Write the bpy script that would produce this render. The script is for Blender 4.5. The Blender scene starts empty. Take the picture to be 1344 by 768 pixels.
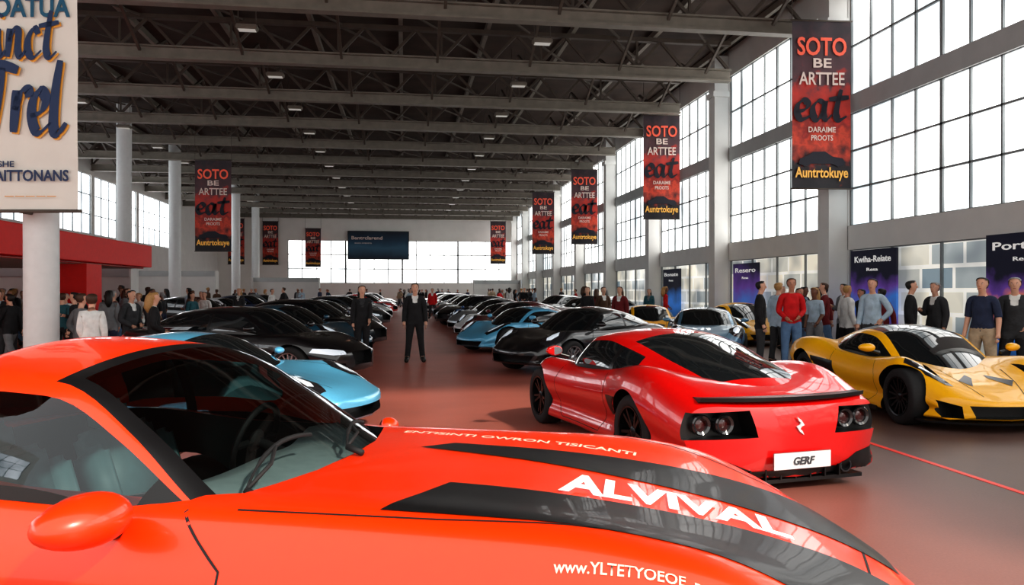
import bpy, bmesh, math, random
import numpy as np
from mathutils import Vector, Matrix
from mathutils.bvhtree import BVHTree
random.seed(7)
sc=bpy.context.scene
COL=sc.collection
TH=math.atan2(142,1000); CT,ST=math.cos(TH),math.sin(TH)
def hall(lat,d):            # sideways offset / distance from the viewpoint -> hall x,y
    return (lat*CT+d*ST, d*CT-lat*ST)
# ------------------------------------------------------------------ materials
_m={}
def mat(name,col,rough=.5,metal=0.,coat=0.,emis=0.,ecol=None,noise=0.,nscale=8.,bump=0.,bscale=40.,bdist=.01,spec=.5):
    if name in _m: return _m[name]
    m=bpy.data.materials.new(name); m.use_nodes=True
    nt=m.node_tree; b=nt.nodes['Principled BSDF']
    c=(col[0],col[1],col[2],1)
    b.inputs['Base Color'].default_value=c; b.inputs['Roughness'].default_value=rough
    b.inputs['Metallic'].default_value=metal; b.inputs['Coat Weight'].default_value=coat
    b.inputs['Coat Roughness'].default_value=.03
    b.inputs['Specular IOR Level'].default_value=spec
    if emis:
        b.inputs['Emission Color'].default_value=(*(ecol or col),1); b.inputs['Emission Strength'].default_value=emis
    tc=None
    if noise or bump:
        tc=nt.nodes.new('ShaderNodeTexCoord')
    if noise:
        n=nt.nodes.new('ShaderNodeTexNoise'); n.inputs['Scale'].default_value=nscale; n.inputs['Detail'].default_value=4
        nt.links.new(tc.outputs['Object'],n.inputs['Vector'])
        r=nt.nodes.new('ShaderNodeValToRGB')
        r.color_ramp.elements[0].position=.3; r.color_ramp.elements[1].position=.7
        r.color_ramp.elements[0].color=tuple(x*(1-noise) for x in col)+(1,)
        r.color_ramp.elements[1].color=tuple(min(1,x*(1+noise)) for x in col)+(1,)
        nt.links.new(n.outputs['Fac'],r.inputs['Fac']); nt.links.new(r.outputs['Color'],b.inputs['Base Color'])
    if bump:
        n2=nt.nodes.new('ShaderNodeTexNoise'); n2.inputs['Scale'].default_value=bscale
        nt.links.new(tc.outputs['Object'],n2.inputs['Vector'])
        bp=nt.nodes.new('ShaderNodeBump'); bp.inputs['Strength'].default_value=bump; bp.inputs['Distance'].default_value=bdist
        nt.links.new(n2.outputs['Fac'],bp.inputs['Height']); nt.links.new(bp.outputs['Normal'],b.inputs['Normal'])
    _m[name]=m; return m
def paint(name,col,metal=.15,rough=.32,coat=1.):
    return mat('paint_'+name,col,rough=rough,metal=metal,coat=coat,noise=.03,nscale=30)
def srgb(r,g,b):
    f=lambda v:(v/255/12.92) if v/255<=.04045 else ((v/255+.055)/1.055)**2.4
    return (f(r),f(g),f(b))
BLACK=mat('black_trim',(.008,.008,.009),rough=.3,noise=.1)
MATTE=mat('matte_black',(.01,.01,.011),rough=.7,noise=.1)
TIRE=mat('tyre_rubber',(.012,.012,.013),rough=.75,noise=.1,nscale=40)
RIMD=mat('rim_dark',(.02,.02,.022),rough=.25,metal=.7,noise=.05)
RIMS=mat('rim_silver',(.45,.46,.48),rough=.25,metal=.9,noise=.05)
DISC=mat('brake_disc',(.25,.25,.26),rough=.35,metal=.9,noise=.05)
DGLASS=mat('dark_car_glass',(.008,.011,.013),rough=.03,coat=.6,spec=.5)
LENS=mat('headlight_lens',(.75,.8,.85),rough=.08,coat=1.,emis=.35,ecol=(.8,.9,1))
HOUS=mat('lamp_housing',(.02,.02,.024),rough=.1,coat=1.)
TAIL=mat('tail_lamp',(.35,.01,.01),rough=.1,coat=1.,emis=.25,ecol=(1,.05,.03))
SMOKE=mat('smoked_lamp',(.05,.008,.008),rough=.08,coat=1.)
WHITE=mat('white_lettering',(.9,.9,.88),rough=.5,noise=.02,emis=.25)
def clear_glass():
    m=bpy.data.materials.new('clear_car_glass'); m.use_nodes=True; nt=m.node_tree
    for n in list(nt.nodes): nt.nodes.remove(n)
    o=nt.nodes.new('ShaderNodeOutputMaterial'); mx=nt.nodes.new('ShaderNodeMixShader')
    t=nt.nodes.new('ShaderNodeBsdfTransparent'); t.inputs['Color'].default_value=(.58,.66,.66,1)
    g=nt.nodes.new('ShaderNodeBsdfGlossy'); g.inputs['Roughness'].default_value=.02; g.inputs['Color'].default_value=(.9,.95,1,1)
    f=nt.nodes.new('ShaderNodeFresnel'); f.inputs['IOR'].default_value=1.7
    nt.links.new(f.outputs[0],mx.inputs[0]); nt.links.new(t.outputs[0],mx.inputs[1]); nt.links.new(g.outputs[0],mx.inputs[2])
    nt.links.new(mx.outputs[0],o.inputs['Surface']); return m
CGLASS=clear_glass()
# ------------------------------------------------------------------ object helpers
def link(o): COL.objects.link(o); return o
def setmats(me,mats):
    n=len(me.polygons); idx=[0]*n
    me.polygons.foreach_get('material_index',idx)
    me.materials.clear()
    for m in mats: me.materials.append(m)
    idx=[min(i,max(0,len(mats)-1)) for i in idx]
    me.polygons.foreach_set('material_index',idx); me.update()
def mobj(name,me,parent=None,mats=None,loc=(0,0,0),rot=(0,0,0)):
    o=bpy.data.objects.new(name,me); link(o); o.location=loc; o.rotation_euler=rot
    if mats: setmats(me,mats)
    if parent: o.parent=parent
    return o
def tag(o,label,cat,group=None):
    o['label']=label; o['category']=cat
    if group: o['group']=group
    return o
def struct(o): o['kind']='structure'; return o
def empty(name,loc=(0,0,0),rz=0):
    o=bpy.data.objects.new(name,None); o.empty_display_size=.2; link(o); o.location=loc; o.rotation_euler=(0,0,rz); return o
def b2m(bm,name,smooth=False,angle=None,normals=True):
    if normals: bmesh.ops.recalc_face_normals(bm,faces=bm.faces)
    me=bpy.data.meshes.new(name); bm.to_mesh(me); bm.free()
    if smooth:
        me.shade_smooth()
        if angle: me.set_sharp_from_angle(angle=math.radians(angle))
    return me
def box(bm,x0,x1,y0,y1,z0,z1,mi=0):
    v=[bm.verts.new(p) for p in [(x0,y0,z0),(x1,y0,z0),(x1,y1,z0),(x0,y1,z0),(x0,y0,z1),(x1,y0,z1),(x1,y1,z1),(x0,y1,z1)]]
    for f in [(0,3,2,1),(4,5,6,7),(0,1,5,4),(1,2,6,5),(2,3,7,6),(3,0,4,7)]:
        bm.faces.new([v[i] for i in f]).material_index=mi
def beam(bm,a,b,w,h=None,mi=0):
    a=Vector(a); b=Vector(b); d=(b-a).normalized(); h=h or w
    up=Vector((0,0,1)) if abs(d.z)<.95 else Vector((1,0,0))
    s=d.cross(up).normalized(); u=s.cross(d)
    v=[]
    for p in (a,b):
        for i,j in ((-1,-1),(1,-1),(1,1),(-1,1)): v.append(bm.verts.new(p+s*i*w/2+u*j*h/2))
    for f in [(0,1,2,3),(7,6,5,4),(0,4,5,1),(1,5,6,2),(2,6,7,3),(3,7,4,0)]:
        bm.faces.new([v[i] for i in f]).material_index=mi
def ellipsoid(bm,c,r,mi=0,seg=12,rings=8,M=None):
    mt=Matrix.Translation(c)@(M or Matrix.Identity(4))@Matrix.Diagonal((*r,1))
    res=bmesh.ops.create_uvsphere(bm,u_segments=seg,v_segments=rings,radius=1,matrix=mt)
    fs=set()
    for v in res['verts']:
        for f in v.link_faces: fs.add(f)
    for f in fs: f.material_index=mi; f.smooth=True
def tube(bm,pts,rad,seg=8,mi=0,cap=True):
    rings=[]; pts=[Vector(p) for p in pts]
    for i,p in enumerate(pts):
        d=(pts[min(i+1,len(pts)-1)]-pts[max(i-1,0)]).normalized()
        up=Vector((0,0,1)) if abs(d.z)<.9 else Vector((0,1,0))
        s=d.cross(up).normalized(); u=s.cross(d); r=rad[i] if isinstance(rad,(list,tuple)) else rad
        rings.append([bm.verts.new(p+(s*math.cos(2*math.pi*k/seg)+u*math.sin(2*math.pi*k/seg))*r) for k in range(seg)])
    for a,b in zip(rings,rings[1:]):
        for k in range(seg):
            f=bm.faces.new([a[k],a[(k+1)%seg],b[(k+1)%seg],b[k]]); f.material_index=mi; f.smooth=True
    if cap:
        bm.faces.new(rings[0][::-1]).material_index=mi; bm.faces.new(rings[-1]).material_index=mi
def lathe(bm,prof,seg=40,mi=0):   # profile (r,y) around Y axis
    rings=[]
    for r,y in prof:
        rings.append([bm.verts.new((r*math.cos(2*math.pi*k/seg),y,r*math.sin(2*math.pi*k/seg))) for k in range(seg)])
    for a,b in zip(rings,rings[1:]):
        for k in range(seg):
            bm.faces.new([a[k],a[(k+1)%seg],b[(k+1)%seg],b[k]]).material_index=mi
    return rings
def text_mesh(body,h,shear=0.,bold=.0,align='CENTER',extrude=.004,spacing=1.):
    cu=bpy.data.curves.new('t','FONT'); cu.body=body; cu.size=h/.7; cu.shear=shear; cu.offset=bold*h
    cu.align_x=align; cu.extrude=extrude; cu.space_character=spacing; cu.resolution_u=3
    o=bpy.data.objects.new('t',cu); link(o); bpy.context.view_layer.update()
    dg=bpy.context.evaluated_depsgraph_get()
    me=bpy.data.meshes.new_from_object(o.evaluated_get(dg)); bpy.data.objects.remove(o); bpy.data.curves.remove(cu)
    me.materials.clear(); return me
def pch(tbl):
    tbl=sorted(tbl); xs=np.array([t[0] for t in tbl],float); ys=np.array([t[1] for t in tbl],float)
    h=np.diff(xs); dl=np.diff(ys)/h; m=np.zeros(len(xs)); m[0]=dl[0]; m[-1]=dl[-1]
    for i in range(1,len(xs)-1):
        if dl[i-1]*dl[i]>0:
            w1=2*h[i]+h[i-1]; w2=h[i]+2*h[i-1]; m[i]=(w1+w2)/(w1/dl[i-1]+w2/dl[i])
    def f(x):
        x=min(max(x,xs[0]),xs[-1]); i=min(int(np.searchsorted(xs,x,side='right'))-1,len(h)-1); i=max(i,0)
        t=(x-xs[i])/h[i]; a=ys[i]; b=ys[i+1]
        return (2*t**3-3*t*t+1)*a+(t**3-2*t*t+t)*h[i]*m[i]+(-2*t**3+3*t*t)*b+(t**3-t*t)*h[i]*m[i+1]
    return f
def sst(t): t=min(max(t,0),1); return t*t*(3-2*t)
# ------------------------------------------------------------------ car modelling
def cat_rom(P,sub):
    P=[np.array(p,float) for p in P]; out=[]
    for i in range(len(P)-1):
        p0=P[max(i-1,0)]; p1=P[i]; p2=P[i+1]; p3=P[min(i+2,len(P)-1)]
        for k in range(sub):
            t=k/sub
            out.append(.5*((2*p1)+(-p0+p2)*t+(2*p0-5*p1+4*p2-p3)*t*t+(-p0+3*p1-3*p2+p3)*t**3))
    out.append(P[-1]); return out
def loft_body(sp):
    Wf,Tf,Sf,Bf=[pch(sp[k]) for k in 'WTSB']
    x0,x1=sp['W'][0][0],sp['W'][-1][0]; L=x1-x0; wm=max(p[1] for p in sp['W'])
    N=54; xs=[(x0+x1)/2-L/2*math.cos(math.pi*i/N)*(.75)-L/2*.25*(1-2*i/N) for i in range(N+1)]
    def bow(x,y):
        k=(abs(y)/wm)**2.2
        return x-sp['bowF']*k*sst((x-(x1-1.1))/1.1)+sp['bowR']*k*sst(((x0+.9)-x)/.9)
    def half(x):
        w,t,s,b=Wf(x),Tf(x),Sf(x),Bf(x); hh=s-b; tuck=sp.get('tuck',.03)
        P=[(0,t),(.3*w,t+(s-t)*.12),(.55*w,t+(s-t)*.5),(.78*w,s),(.92*w,s-.045*hh/.7),(w,b+.68*hh),(w-.2*tuck,b+.5*hh),(w-tuck,b+.3*hh),(w-.4*tuck,b+.14*hh),(w-.04,b+.02),(.85*w,b)]
        return cat_rom(P,4)+[np.array((0,b))]
    bm=bmesh.new(); loops=[]
    def loop(h,x,sc_=1.,cz=0,dx=0):
        full=[(p[0],p[1]) for p in h]+[(-p[0],p[1]) for p in h[-2:0:-1]]
        vs=[]
        for y,z in full:
            y*=sc_; z=cz+(z-cz)*sc_
            vs.append(bm.verts.new((bow(x,y)+dx,y,z)))
        return vs
    h0=half(x0); c0=(Tf(x0)+Bf(x0))/2; h1=half(x1); c1=(Tf(x1)+Bf(x1))/2
    ss=(.25,.5,.75,.93)
    for s in ss: loops.append(loop(h0,x0,s,c0,-.035*(1-s**3)))
    for x in xs: loops.append(loop(half(x),x))
    for s in ss[::-1]: loops.append(loop(h1,x1,s,c1,.035*(1-s**3)))
    n=len(loops[0])
    for a,b in zip(loops,loops[1:]):
        for k in range(n): bm.faces.new([a[k],a[(k+1)%n],b[(k+1)%n],b[k]])
    for lp,x,c,d in ((loops[0],x0,c0,-.035),(loops[-1],x1,c1,.035)):
        v=bm.verts.new((x+d,0,c))
        for k in range(n): bm.faces.new([lp[k],lp[(k+1)%n],v])
    return b2m(bm,'body')
def prism(bm,poly,axis,a,b,mi=1):
    def P(p,t):
        if axis=='x': return (t,p[0],p[1])
        if axis=='y': return (p[0],t,p[1])
        return (p[0],p[1],t)
    A=[bm.verts.new(P(p,a)) for p in poly]; B=[bm.verts.new(P(p,b)) for p in poly]; n=len(poly)
    fs=[bm.faces.new(A[::-1]),bm.faces.new(B)]+[bm.faces.new([A[i],A[(i+1)%n],B[(i+1)%n],B[i]]) for i in range(n)]
    for f in fs: f.material_index=mi
def boolean(me,polys):
    bm=bmesh.new()
    for poly,axis,a,b in polys: prism(bm,poly,axis,a,b)
    cut=b2m(bm,'c')
    o=bpy.data.objects.new('a',me); c=bpy.data.objects.new('b',cut); link(o); link(c)
    setmats(me,[WHITE,BLACK]); setmats(cut,[WHITE,BLACK])
    md=o.modifiers.new('b','BOOLEAN'); md.operation='DIFFERENCE'; md.object=c; md.solver='EXACT'
    bpy.context.view_layer.update(); dg=bpy.context.evaluated_depsgraph_get()
    r=bpy.data.meshes.new_from_object(o.evaluated_get(dg))
    bpy.data.objects.remove(o); bpy.data.objects.remove(c)
    if len(r.polygons)<len(me.polygons)*.3: print('BOOL FAIL'); return me
    return r
def greenhouse(g):
    ZT,ZC,WC,WB,ZB=[pch(g[k]) for k in ('ZT','ZC','WC','WB','ZB')]
    keys=sorted(set([g['xr'],g['xf'],g['xH'],g['xRH'],g['xS0'],g['xS1'],g['xB']-.035,g['xB']+.035,g['xRW']]))
    xs=[]
    for a,b in zip(keys,keys[1:]):
        n=max(1,int(math.ceil((b-a)/.07))); xs+=[a+(b-a)*i/n for i in range(n)]
    xs.append(keys[-1]); nS,nT=8,10
    bm=bmesh.new(); rows=[]
    for x in xs:
        wc,wb,zb=WC(x),WB(x),ZB(x); zc=max(ZC(x),zb+.002); zt=max(ZT(x),zc)
        P=[]
        for j in range(nS+1):
            u=j/nS; P.append((wb+(wc-wb)*u**1.15+.03*math.sin(math.pi*u)*min(1,(zc-zb)/.3),zb+(zc-zb)*u))
        for k in range(1,nT+1):
            v=k/nT; P.append((wc*(1-v),zc+(zt-zc)*(1-(1-v)**2.2)))
        full=P+[(-p[0],p[1]) for p in P[-2::-1]]
        wf=.25*sst((x-g['xRH'])/(g['xH']-g['xRH']))+.75*sst((x-g['xH'])/(g['xf']-g['xH'])); wr=sst((g['xRH']-x)/(g['xRH']-g['xr']))
        rows.append([bm.verts.new((x-g['bf']*(abs(y)/.8)**2*wf+g['br']*(abs(y)/.8)**2*wr,y,z)) for y,z in full])
    n=len(rows[0]); tot=nS+nT; frit=g.get('frit',False)
    for i in range(len(xs)-1):
        xm=(xs[i]+xs[i+1])/2
        for j in range(n-1):
            f=bm.faces.new([rows[i][j],rows[i][j+1],rows[i+1][j+1],rows[i+1][j]])
            q=j if j<tot else n-2-j; side=0 if j<tot else 1
            if q<nS:
                if q==0: m=1
                elif q==nS-1: m=0
                elif g['xS0']<xm<g['xS1']: m=1 if abs(xm-g['xB'])<.04 else 5+side
                else: m=1 if (xm>g['xS1']) else 0
            else:
                k=q-nS
                if xm>g['xH']:
                    m=((1 if frit else 0) if k==0 else 3)
                    if frit and xm<g['xH']+.05: m=1
                elif xm<g['xRH']: m=0 if (k==0 or xm<g['xRW']) else 4
                else: m=2 if k>0 else 0
            f.material_index=m
    bmesh.ops.recalc_face_normals(bm,faces=bm.faces)
    if sum((f.calc_center_median()-Vector((xs[len(xs)//2],0,.6))).dot(f.normal) for f in bm.faces)<0:
        bmesh.ops.reverse_faces(bm,faces=bm.faces)
    out={}
    for name,ids in (('frame',(0,1,2)),('windshield',(3,)),('rear_window',(4,)),('side_left',(5,)),('side_right',(6,))):
        b2=bm.copy(); bmesh.ops.delete(b2,geom=[f for f in b2.faces if f.material_index not in ids],context='FACES')
        if name!='frame':
            for f in b2.faces: f.material_index=0
        out[name]=b2m(b2,name,smooth=True,angle=40,normals=False)
    bm.free(); return out
def join_meshes(a,b):
    bm=bmesh.new(); bm.from_mesh(a); bm.from_mesh(b); me=bpy.data.meshes.new('body'); bm.to_mesh(me); bm.free()
    me.shade_smooth(); me.set_sharp_from_angle(angle=math.radians(38)); return me
def bvh_of(mes):
    bm=bmesh.new()
    for m_ in mes: bm.from_mesh(m_)
    t=BVHTree.FromBMesh(bm); bm.free(); return t
RAY={'top':lambda a,b:((a,b,3),(0,0,-1)),'front':lambda a,b:((5,a,b),(-1,0,0)),'rear':lambda a,b:((-5,a,b),(1,0,0)),
     'left':lambda a,b:((a,3,b),(0,-1,0)),'right':lambda a,b:((a,-3,b),(0,1,0))}
def drape(bm,mode,bvh,off=.004,name='patch',smooth=True):
    kill=[]
    for v in bm.verts:
        o,d=RAY[mode](v.co.x,v.co.y); hit,nrm,_,_=bvh.ray_cast(Vector(o),Vector(d))
        if hit is None: kill.append(v)
        else: v.co=hit+(-Vector(d)*.5-(nrm if nrm.dot(Vector(d))>0 else -nrm)*.5)*off*1.2
    if kill: bmesh.ops.delete(bm,geom=kill,context='VERTS')
    me=b2m(bm,name,smooth=smooth,normals=False); return me
def refine(bm,res):
    bmesh.ops.triangulate(bm,faces=bm.faces)
    for _ in range(7):
        es=[e for e in bm.edges if e.calc_length()>res]
        if not es: break
        bmesh.ops.subdivide_edges(bm,edges=es,cuts=1); bmesh.ops.triangulate(bm,faces=[f for f in bm.faces if len(f.verts)>3])
def patch(poly,mode,bvh,off=.004,res=.05,name='patch'):
    bm=bmesh.new(); bm.faces.new([bm.verts.new((p[0],p[1],0)) for p in poly]); refine(bm,res)
    return drape(bm,mode,bvh,off,name)
def ribbon(pts,w,mode,bvh,off=.0015,name='seam'):
    P=[Vector((p[0],p[1],0)) for p in pts]; Q=[]
    for a,b in zip(P,P[1:]):
        n=max(1,int((b-a).length/.03)); Q+=[a+(b-a)*i/n for i in range(n)]
    Q.append(P[-1]); bm=bmesh.new(); R=[]
    for i,p in enumerate(Q):
        d=(Q[min(i+1,len(Q)-1)]-Q[max(i-1,0)]).normalized(); s=Vector((-d.y,d.x,0))*w/2
        R.append((bm.verts.new(p+s),bm.verts.new(p-s)))
    for a,b in zip(R,R[1:]): bm.faces.new([a[0],a[1],b[1],b[0]])
    return drape(bm,mode,bvh,off,name)
def text_drape(body,x0,y0,length,h,mode,bvh,off=.004,shear=0,bold=.02,rot=0,res=.04,h2=None):
    me=text_mesh(body,h,shear=shear,bold=bold,align='LEFT',extrude=0)
    bm=bmesh.new(); bm.from_mesh(me); xs=[v.co.x for v in bm.verts]; a,b=min(xs),max(xs)
    for v in bm.verts:
        t=(v.co.x-a)/(b-a); X=t*length; Y=v.co.y*(1+((h2/h if h2 else 1)-1)*t)
        v.co=Vector((x0+X*math.cos(rot)-Y*math.sin(rot),y0+X*math.sin(rot)+Y*math.cos(rot),0))
    refine(bm,res); return drape(bm,mode,bvh,off,'lettering',smooth=True)
def mir(poly): return [(p[0],-p[1]) for p in poly]
def miry(poly): return [(-p[0],p[1]) for p in poly]
def wheel_meshes(r,w,style):
    bm=bmesh.new(); h=w/2
    lathe(bm,[(r*.68,-h+.01),(r*.72,-h),(r*.93,-h),(r*.985,-h+.02),(r,-h+.05),(r,h-.05),(r*.985,h-.02),(r*.93,h),(r*.72,h),(r*.68,h-.01),(r*.66,h-.03),(r*.66,-h+.03),(r*.68,-h+.01)],44)
    tire=b2m(bm,'wheel',smooth=True,angle=50)
    bm=bmesh.new()
    lathe(bm,[(r*.665,-h+.03),(r*.665,h-.03),(r*.70,h-.005),(r*.70,h+.003),(r*.645,h-.002),(r*.625,h-.05),(r*.61,-h+.04)],44)
    lathe(bm,[(.001,h-.02),(.03,h-.02),(.055,h-.035),(.06,h-.08),(.06,-.02)],20)
    n=10 if style==0 else 14
    for k in range(n):
        a=2*math.pi*k/n+(.12 if k%2 else -.12)*(1 if style==0 else 0); ca,sa=math.cos(a),math.sin(a); tw=.15
        c2,s2=math.cos(a+tw*(0 if style==0 else 1)),math.sin(a+tw*(0 if style==0 else 1))
        q=[]
        for (rr,cc,ss_,ww,yy) in ((.04,ca,sa,.016,h-.035),(r*.64,c2,s2,.012,h-.015)):
            px,pz=cc*rr,ss_*rr; tx,tz=-ss_*ww,cc*ww
            q.append([(px-tx,yy,pz-tz),(px+tx,yy,pz+tz),(px+tx*.7,yy-.035,pz+tz*.7),(px-tx*.7,yy-.035,pz-tz*.7)])
        A=[bm.verts.new(p) for p in q[0]]; B=[bm.verts.new(p) for p in q[1]]
        for i in range(4): bm.faces.new([A[i],A[(i+1)%4],B[(i+1)%4],B[i]])
    rim=b2m(bm,'rim',smooth=True,angle=35)
    bm=bmesh.new(); lathe(bm,[(.06,.015),(r*.52,.015),(r*.52,-.01),(.06,-.01)],32); box(bm,-.05,.05,-.03,.05,r*.32,r*.54,0)
    disc=b2m(bm,'brake_disc',smooth=True,angle=35)
    return tire,rim,disc
def mirror_meshes(s=1.):
    bm=bmesh.new(); res=bmesh.ops.create_uvsphere(bm,u_segments=24,v_segments=14,radius=1)
    for v in bm.verts:
        x,y,z=v.co
        X=max(x,-.45)*.085; Y=y*.12; Z=z*.065*(1-.15*y)
        X+= -.02*y
        v.co=Vector((X,Y,Z))*s
    shell=b2m(bm,'mirror',smooth=True,angle=50)
    bm=bmesh.new(); tube(bm,[(-.0*s,-.20*s,-.085*s),(0,-.12*s,-.06*s),(.005*s,-.04*s,-.035*s)],[.03*s,.022*s,.02*s],8); arm=b2m(bm,'mirror_arm',smooth=True,angle=50)
    bm=bmesh.new(); 
    vs=[bm.verts.new((-.0405*s,math.cos(a)*.098*s,math.sin(a)*.052*s)) for a in [2*math.pi*k/24 for k in range(24)]]; bm.faces.new(vs); glass=b2m(bm,'mirror_glass')
    return shell,arm,glass
def build_car(kind):
    sp=SPECS[kind]; parts=[]
    body=loft_body(sp)
    arch=[]
    for (wx,wr) in ((sp['wf'],sp['rw']+.045),(sp['wr'],sp['rw']+.05)):
        for s in (1,-1):
            pts=[(wx+wr*math.cos(2*math.pi*k/40+.03),sp['rw']+wr*math.sin(2*math.pi*k/40+.03)) for k in range(40)]
            a,b=(.56,1.3) if s>0 else (-1.3,-.56); arch.append((pts,'y',a,b))
    body=boolean(body,arch)
    for c in sp.get('cuts',[]): body=boolean(body,[c])
    gh=greenhouse(sp['g']); full=join_meshes(body,gh['frame'])
    T=bvh_of([full,gh['windshield'],gh['rear_window'],gh['side_left'],gh['side_right']])
    glass=sp.get('glass',DGLASS)
    def add(name,me,mats,paintable=False,loc=(0,0,0),rot=(0,0,0),parent=None,label=None,far=True):
        setmats(me,mats)
        parts.append(dict(name=name,me=me,paint=paintable,loc=loc,rot=rot,parent=parent,label=label,far=far)); return len(parts)-1
    add('body',full,[BLACK,BLACK,BLACK],True)
    add('windshield',gh['windshield'],[glass]); add('rear_window',gh['rear_window'],[glass])
    add('side_window',gh['side_left'],[glass]); add('side_window',gh['side_right'],[glass])
    tr,rm,dc=wheel_meshes(sp['rw'],.25,sp.get('rim',0))
    for wx,tk in ((sp['wf'],sp.get('trf',.80)),(sp['wr'],sp.get('trr',.82))):
        for s in (1,-1):
            i=add('wheel',tr,[TIRE],loc=(wx,s*tk,sp['rw']),rot=(0,0,0 if s>0 else math.pi))
            add('rim',rm,[sp.get('rimmat',RIMD)],parent=i); add('brake_disc',dc,[DISC],parent=i,far=False)
    for s in (1,-1):
        mx,my,mz=sp['mir'] if s<0 else sp.get('mirL',sp['mir'])
        sh,ar,gl=mirror_meshes(sp.get('ms',.85) if s<0 else sp.get('msL',sp.get('ms',.85)))
        if s<0:
            for q in (sh,ar,gl): q.transform(Matrix.Scale(-1,4,(0,1,0))); q.flip_normals()
        i=add('mirror',sh,[BLACK],True,loc=(mx,s*my,mz))
        add('mirror_arm',ar,[BLACK],parent=i,far=False); add('mirror_glass',gl,[RIMS],parent=i,far=False)
    for nm,poly,mode,m_,off in sp.get('patches',[]):
        add(nm,patch(poly,mode,T,off,name=nm),[m_])
        p2=mir(poly) if mode=='top' else (miry(poly) if mode in('front','rear') else poly)
        md={'left':'right'}.get(mode,mode)
        if not (mode in('front','rear') and abs(sum(p[0] for p in poly))<1e-6): add(nm,patch(p2,md,T,off,name=nm),[m_])
    for pts,mode in sp.get('seams',[]):
        add('panel_seam',ribbon(pts,.009,mode,T),[MATTE],far=False)
        if mode=='left': add('panel_seam',ribbon(pts,.009,'right',T),[MATTE],far=False)
        if mode=='top' and abs(pts[0][1])>0.01: add('panel_seam',ribbon(mir(pts),.009,'top',T),[MATTE],far=False)
    if 'extra' in sp: sp['extra'](add,T)
    return parts
CARS={}
def spawn(kind,x,y,ang,pm,label,group=None,roof=None,detail=True,name='car',zs=1.,s=1.):
    if kind not in CARS: CARS[kind]=build_car(kind)
    e=empty(name,(x,y,0),ang); e.scale=(s,s,zs*s); tag(e,label,'car',group); obs=[]
    for p in CARS[kind]:
        if not detail and not p['far']: obs.append(None); continue
        par=e if p['parent'] is None else obs[p['parent']]
        o=bpy.data.objects.new(p['name'],p['me']); link(o); o.parent=par; o.location=p['loc']; o.rotation_euler=p['rot']
        if p['label']: o['label']=p['label']
        if p['paint']:
            o.material_slots[0].link='OBJECT'; o.material_slots[0].material=pm
            if len(o.material_slots)>2: o.material_slots[2].link='OBJECT'; o.material_slots[2].material=roof or pm
        obs.append(o)
    return e,obs
def ang_of(hl,hd):
    v=hall(hl,hd); return math.atan2(v[1],v[0])
# ---- specs
SPECS={}
SILVERP=mat('silver_badge',srgb(225,225,225),.3,metal=.1)
def super_extra(add,T):
    for s in (1,-1):
        for yy in (.575,.765):
            x=-2.10+.1*(yy/.9)**2
            bm=bmesh.new(); lathe(bm,[(.001,-.012),(.02,-.014),(.045,0),(.05,-.012)],28); me=b2m(bm,'tail_lamp',smooth=True,angle=40)
            i=add('tail_lamp',me,[SMOKE],loc=(x-.03,s*yy,.54),rot=(0,0,math.radians(-90)))
            bm=bmesh.new(); lathe(bm,[(.05,-.012),(.056,-.03),(.075,-.04),(.084,-.03),(.084,.1)],28); add('lamp_ring',b2m(bm,'lamp_ring',smooth=True,angle=40),[mat('lamp_ring_black',(.02,.02,.022),.12,coat=1.)],parent=i)
    h,_,_,_=T.ray_cast(Vector((-5,0,.36)),Vector((1,0,0))); px=(h.x if h else -2.3)
    bm=bmesh.new(); box(bm,-.012,.0,-.27,.27,-.07,.07); bmesh.ops.bevel(bm,geom=bm.edges[:],offset=.006,segments=2,affect='EDGES')
    i=add('number_plate',b2m(bm,'number_plate'),[mat('plate_white',(.72,.74,.75),.35)],loc=(px-.025,0,.265),rot=(0,0,0))
    t=text_mesh('GERF',.058,shear=.25,bold=.03); t.transform(Matrix.Rotation(math.radians(90),4,'X')); t.transform(Matrix.Rotation(math.radians(-90),4,'Z'))
    add('plate_lettering',t,[mat('plate_ink',(.06,.06,.07),.5)],loc=(-.015,0,-.03),parent=i)
    bm=bmesh.new()
    for s in (1,-1):
        prism(bm,[(s*p[0]*.8,s*p[1]*.8) for p in [(-.045,.005),(-.01,.055),(.04,.09),(.02,.05),(-.005,.03),(.012,.005),(.0,-.01)]],'x',-.012,.0,0)
    h,_,_,_=T.ray_cast(Vector((-5,0,.53)),Vector((1,0,0)))
    add('emblem',b2m(bm,'emblem'),[SILVERP],loc=((h.x if h else -2.3)-.004,0,.53))
    bm=bmesh.new(); P=[]
    for k in range(25):
        y=-.78+1.56*k/24; x=-2.17+.26*(abs(y)/1.0)**2.2; P.append((x,y))
    ring=[]
    for x,y in P:
        ring.append([bm.verts.new(q) for q in ((x+.22,y,.75),(x-.03,y,.75),(x-.085,y,.757),(x-.08,y,.725),(x+.04,y,.68))])
    for a,b in zip(ring,ring[1:]):
        for k in range(5): bm.faces.new([a[k],a[(k+1)%5],b[(k+1)%5],b[k]])
    bm.faces.new(ring[0]); bm.faces.new(ring[-1][::-1])
    add('spoiler',b2m(bm,'spoiler',smooth=True,angle=30),[BLACK])
    for s in (1,-1):
        bm=bmesh.new(); lathe(bm,[(.04,.02),(.045,-.06),(.055,-.06),(.055,.12)],24); add('exhaust_pipe',b2m(bm,'exhaust_pipe',smooth=True,angle=40),[HOUS],loc=(-2.16,s*.5,.17),rot=(0,0,math.radians(-90)))
    bm=bmesh.new(); box(bm,-2.22,-1.9,-.66,.66,.07,.10)
    for k in range(7):
        y=-.42+.14*k; box(bm,-2.24,-1.95,y-.006,y+.006,.099,.19)
    add('diffuser',b2m(bm,'diffuser'),[BLACK])
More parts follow.
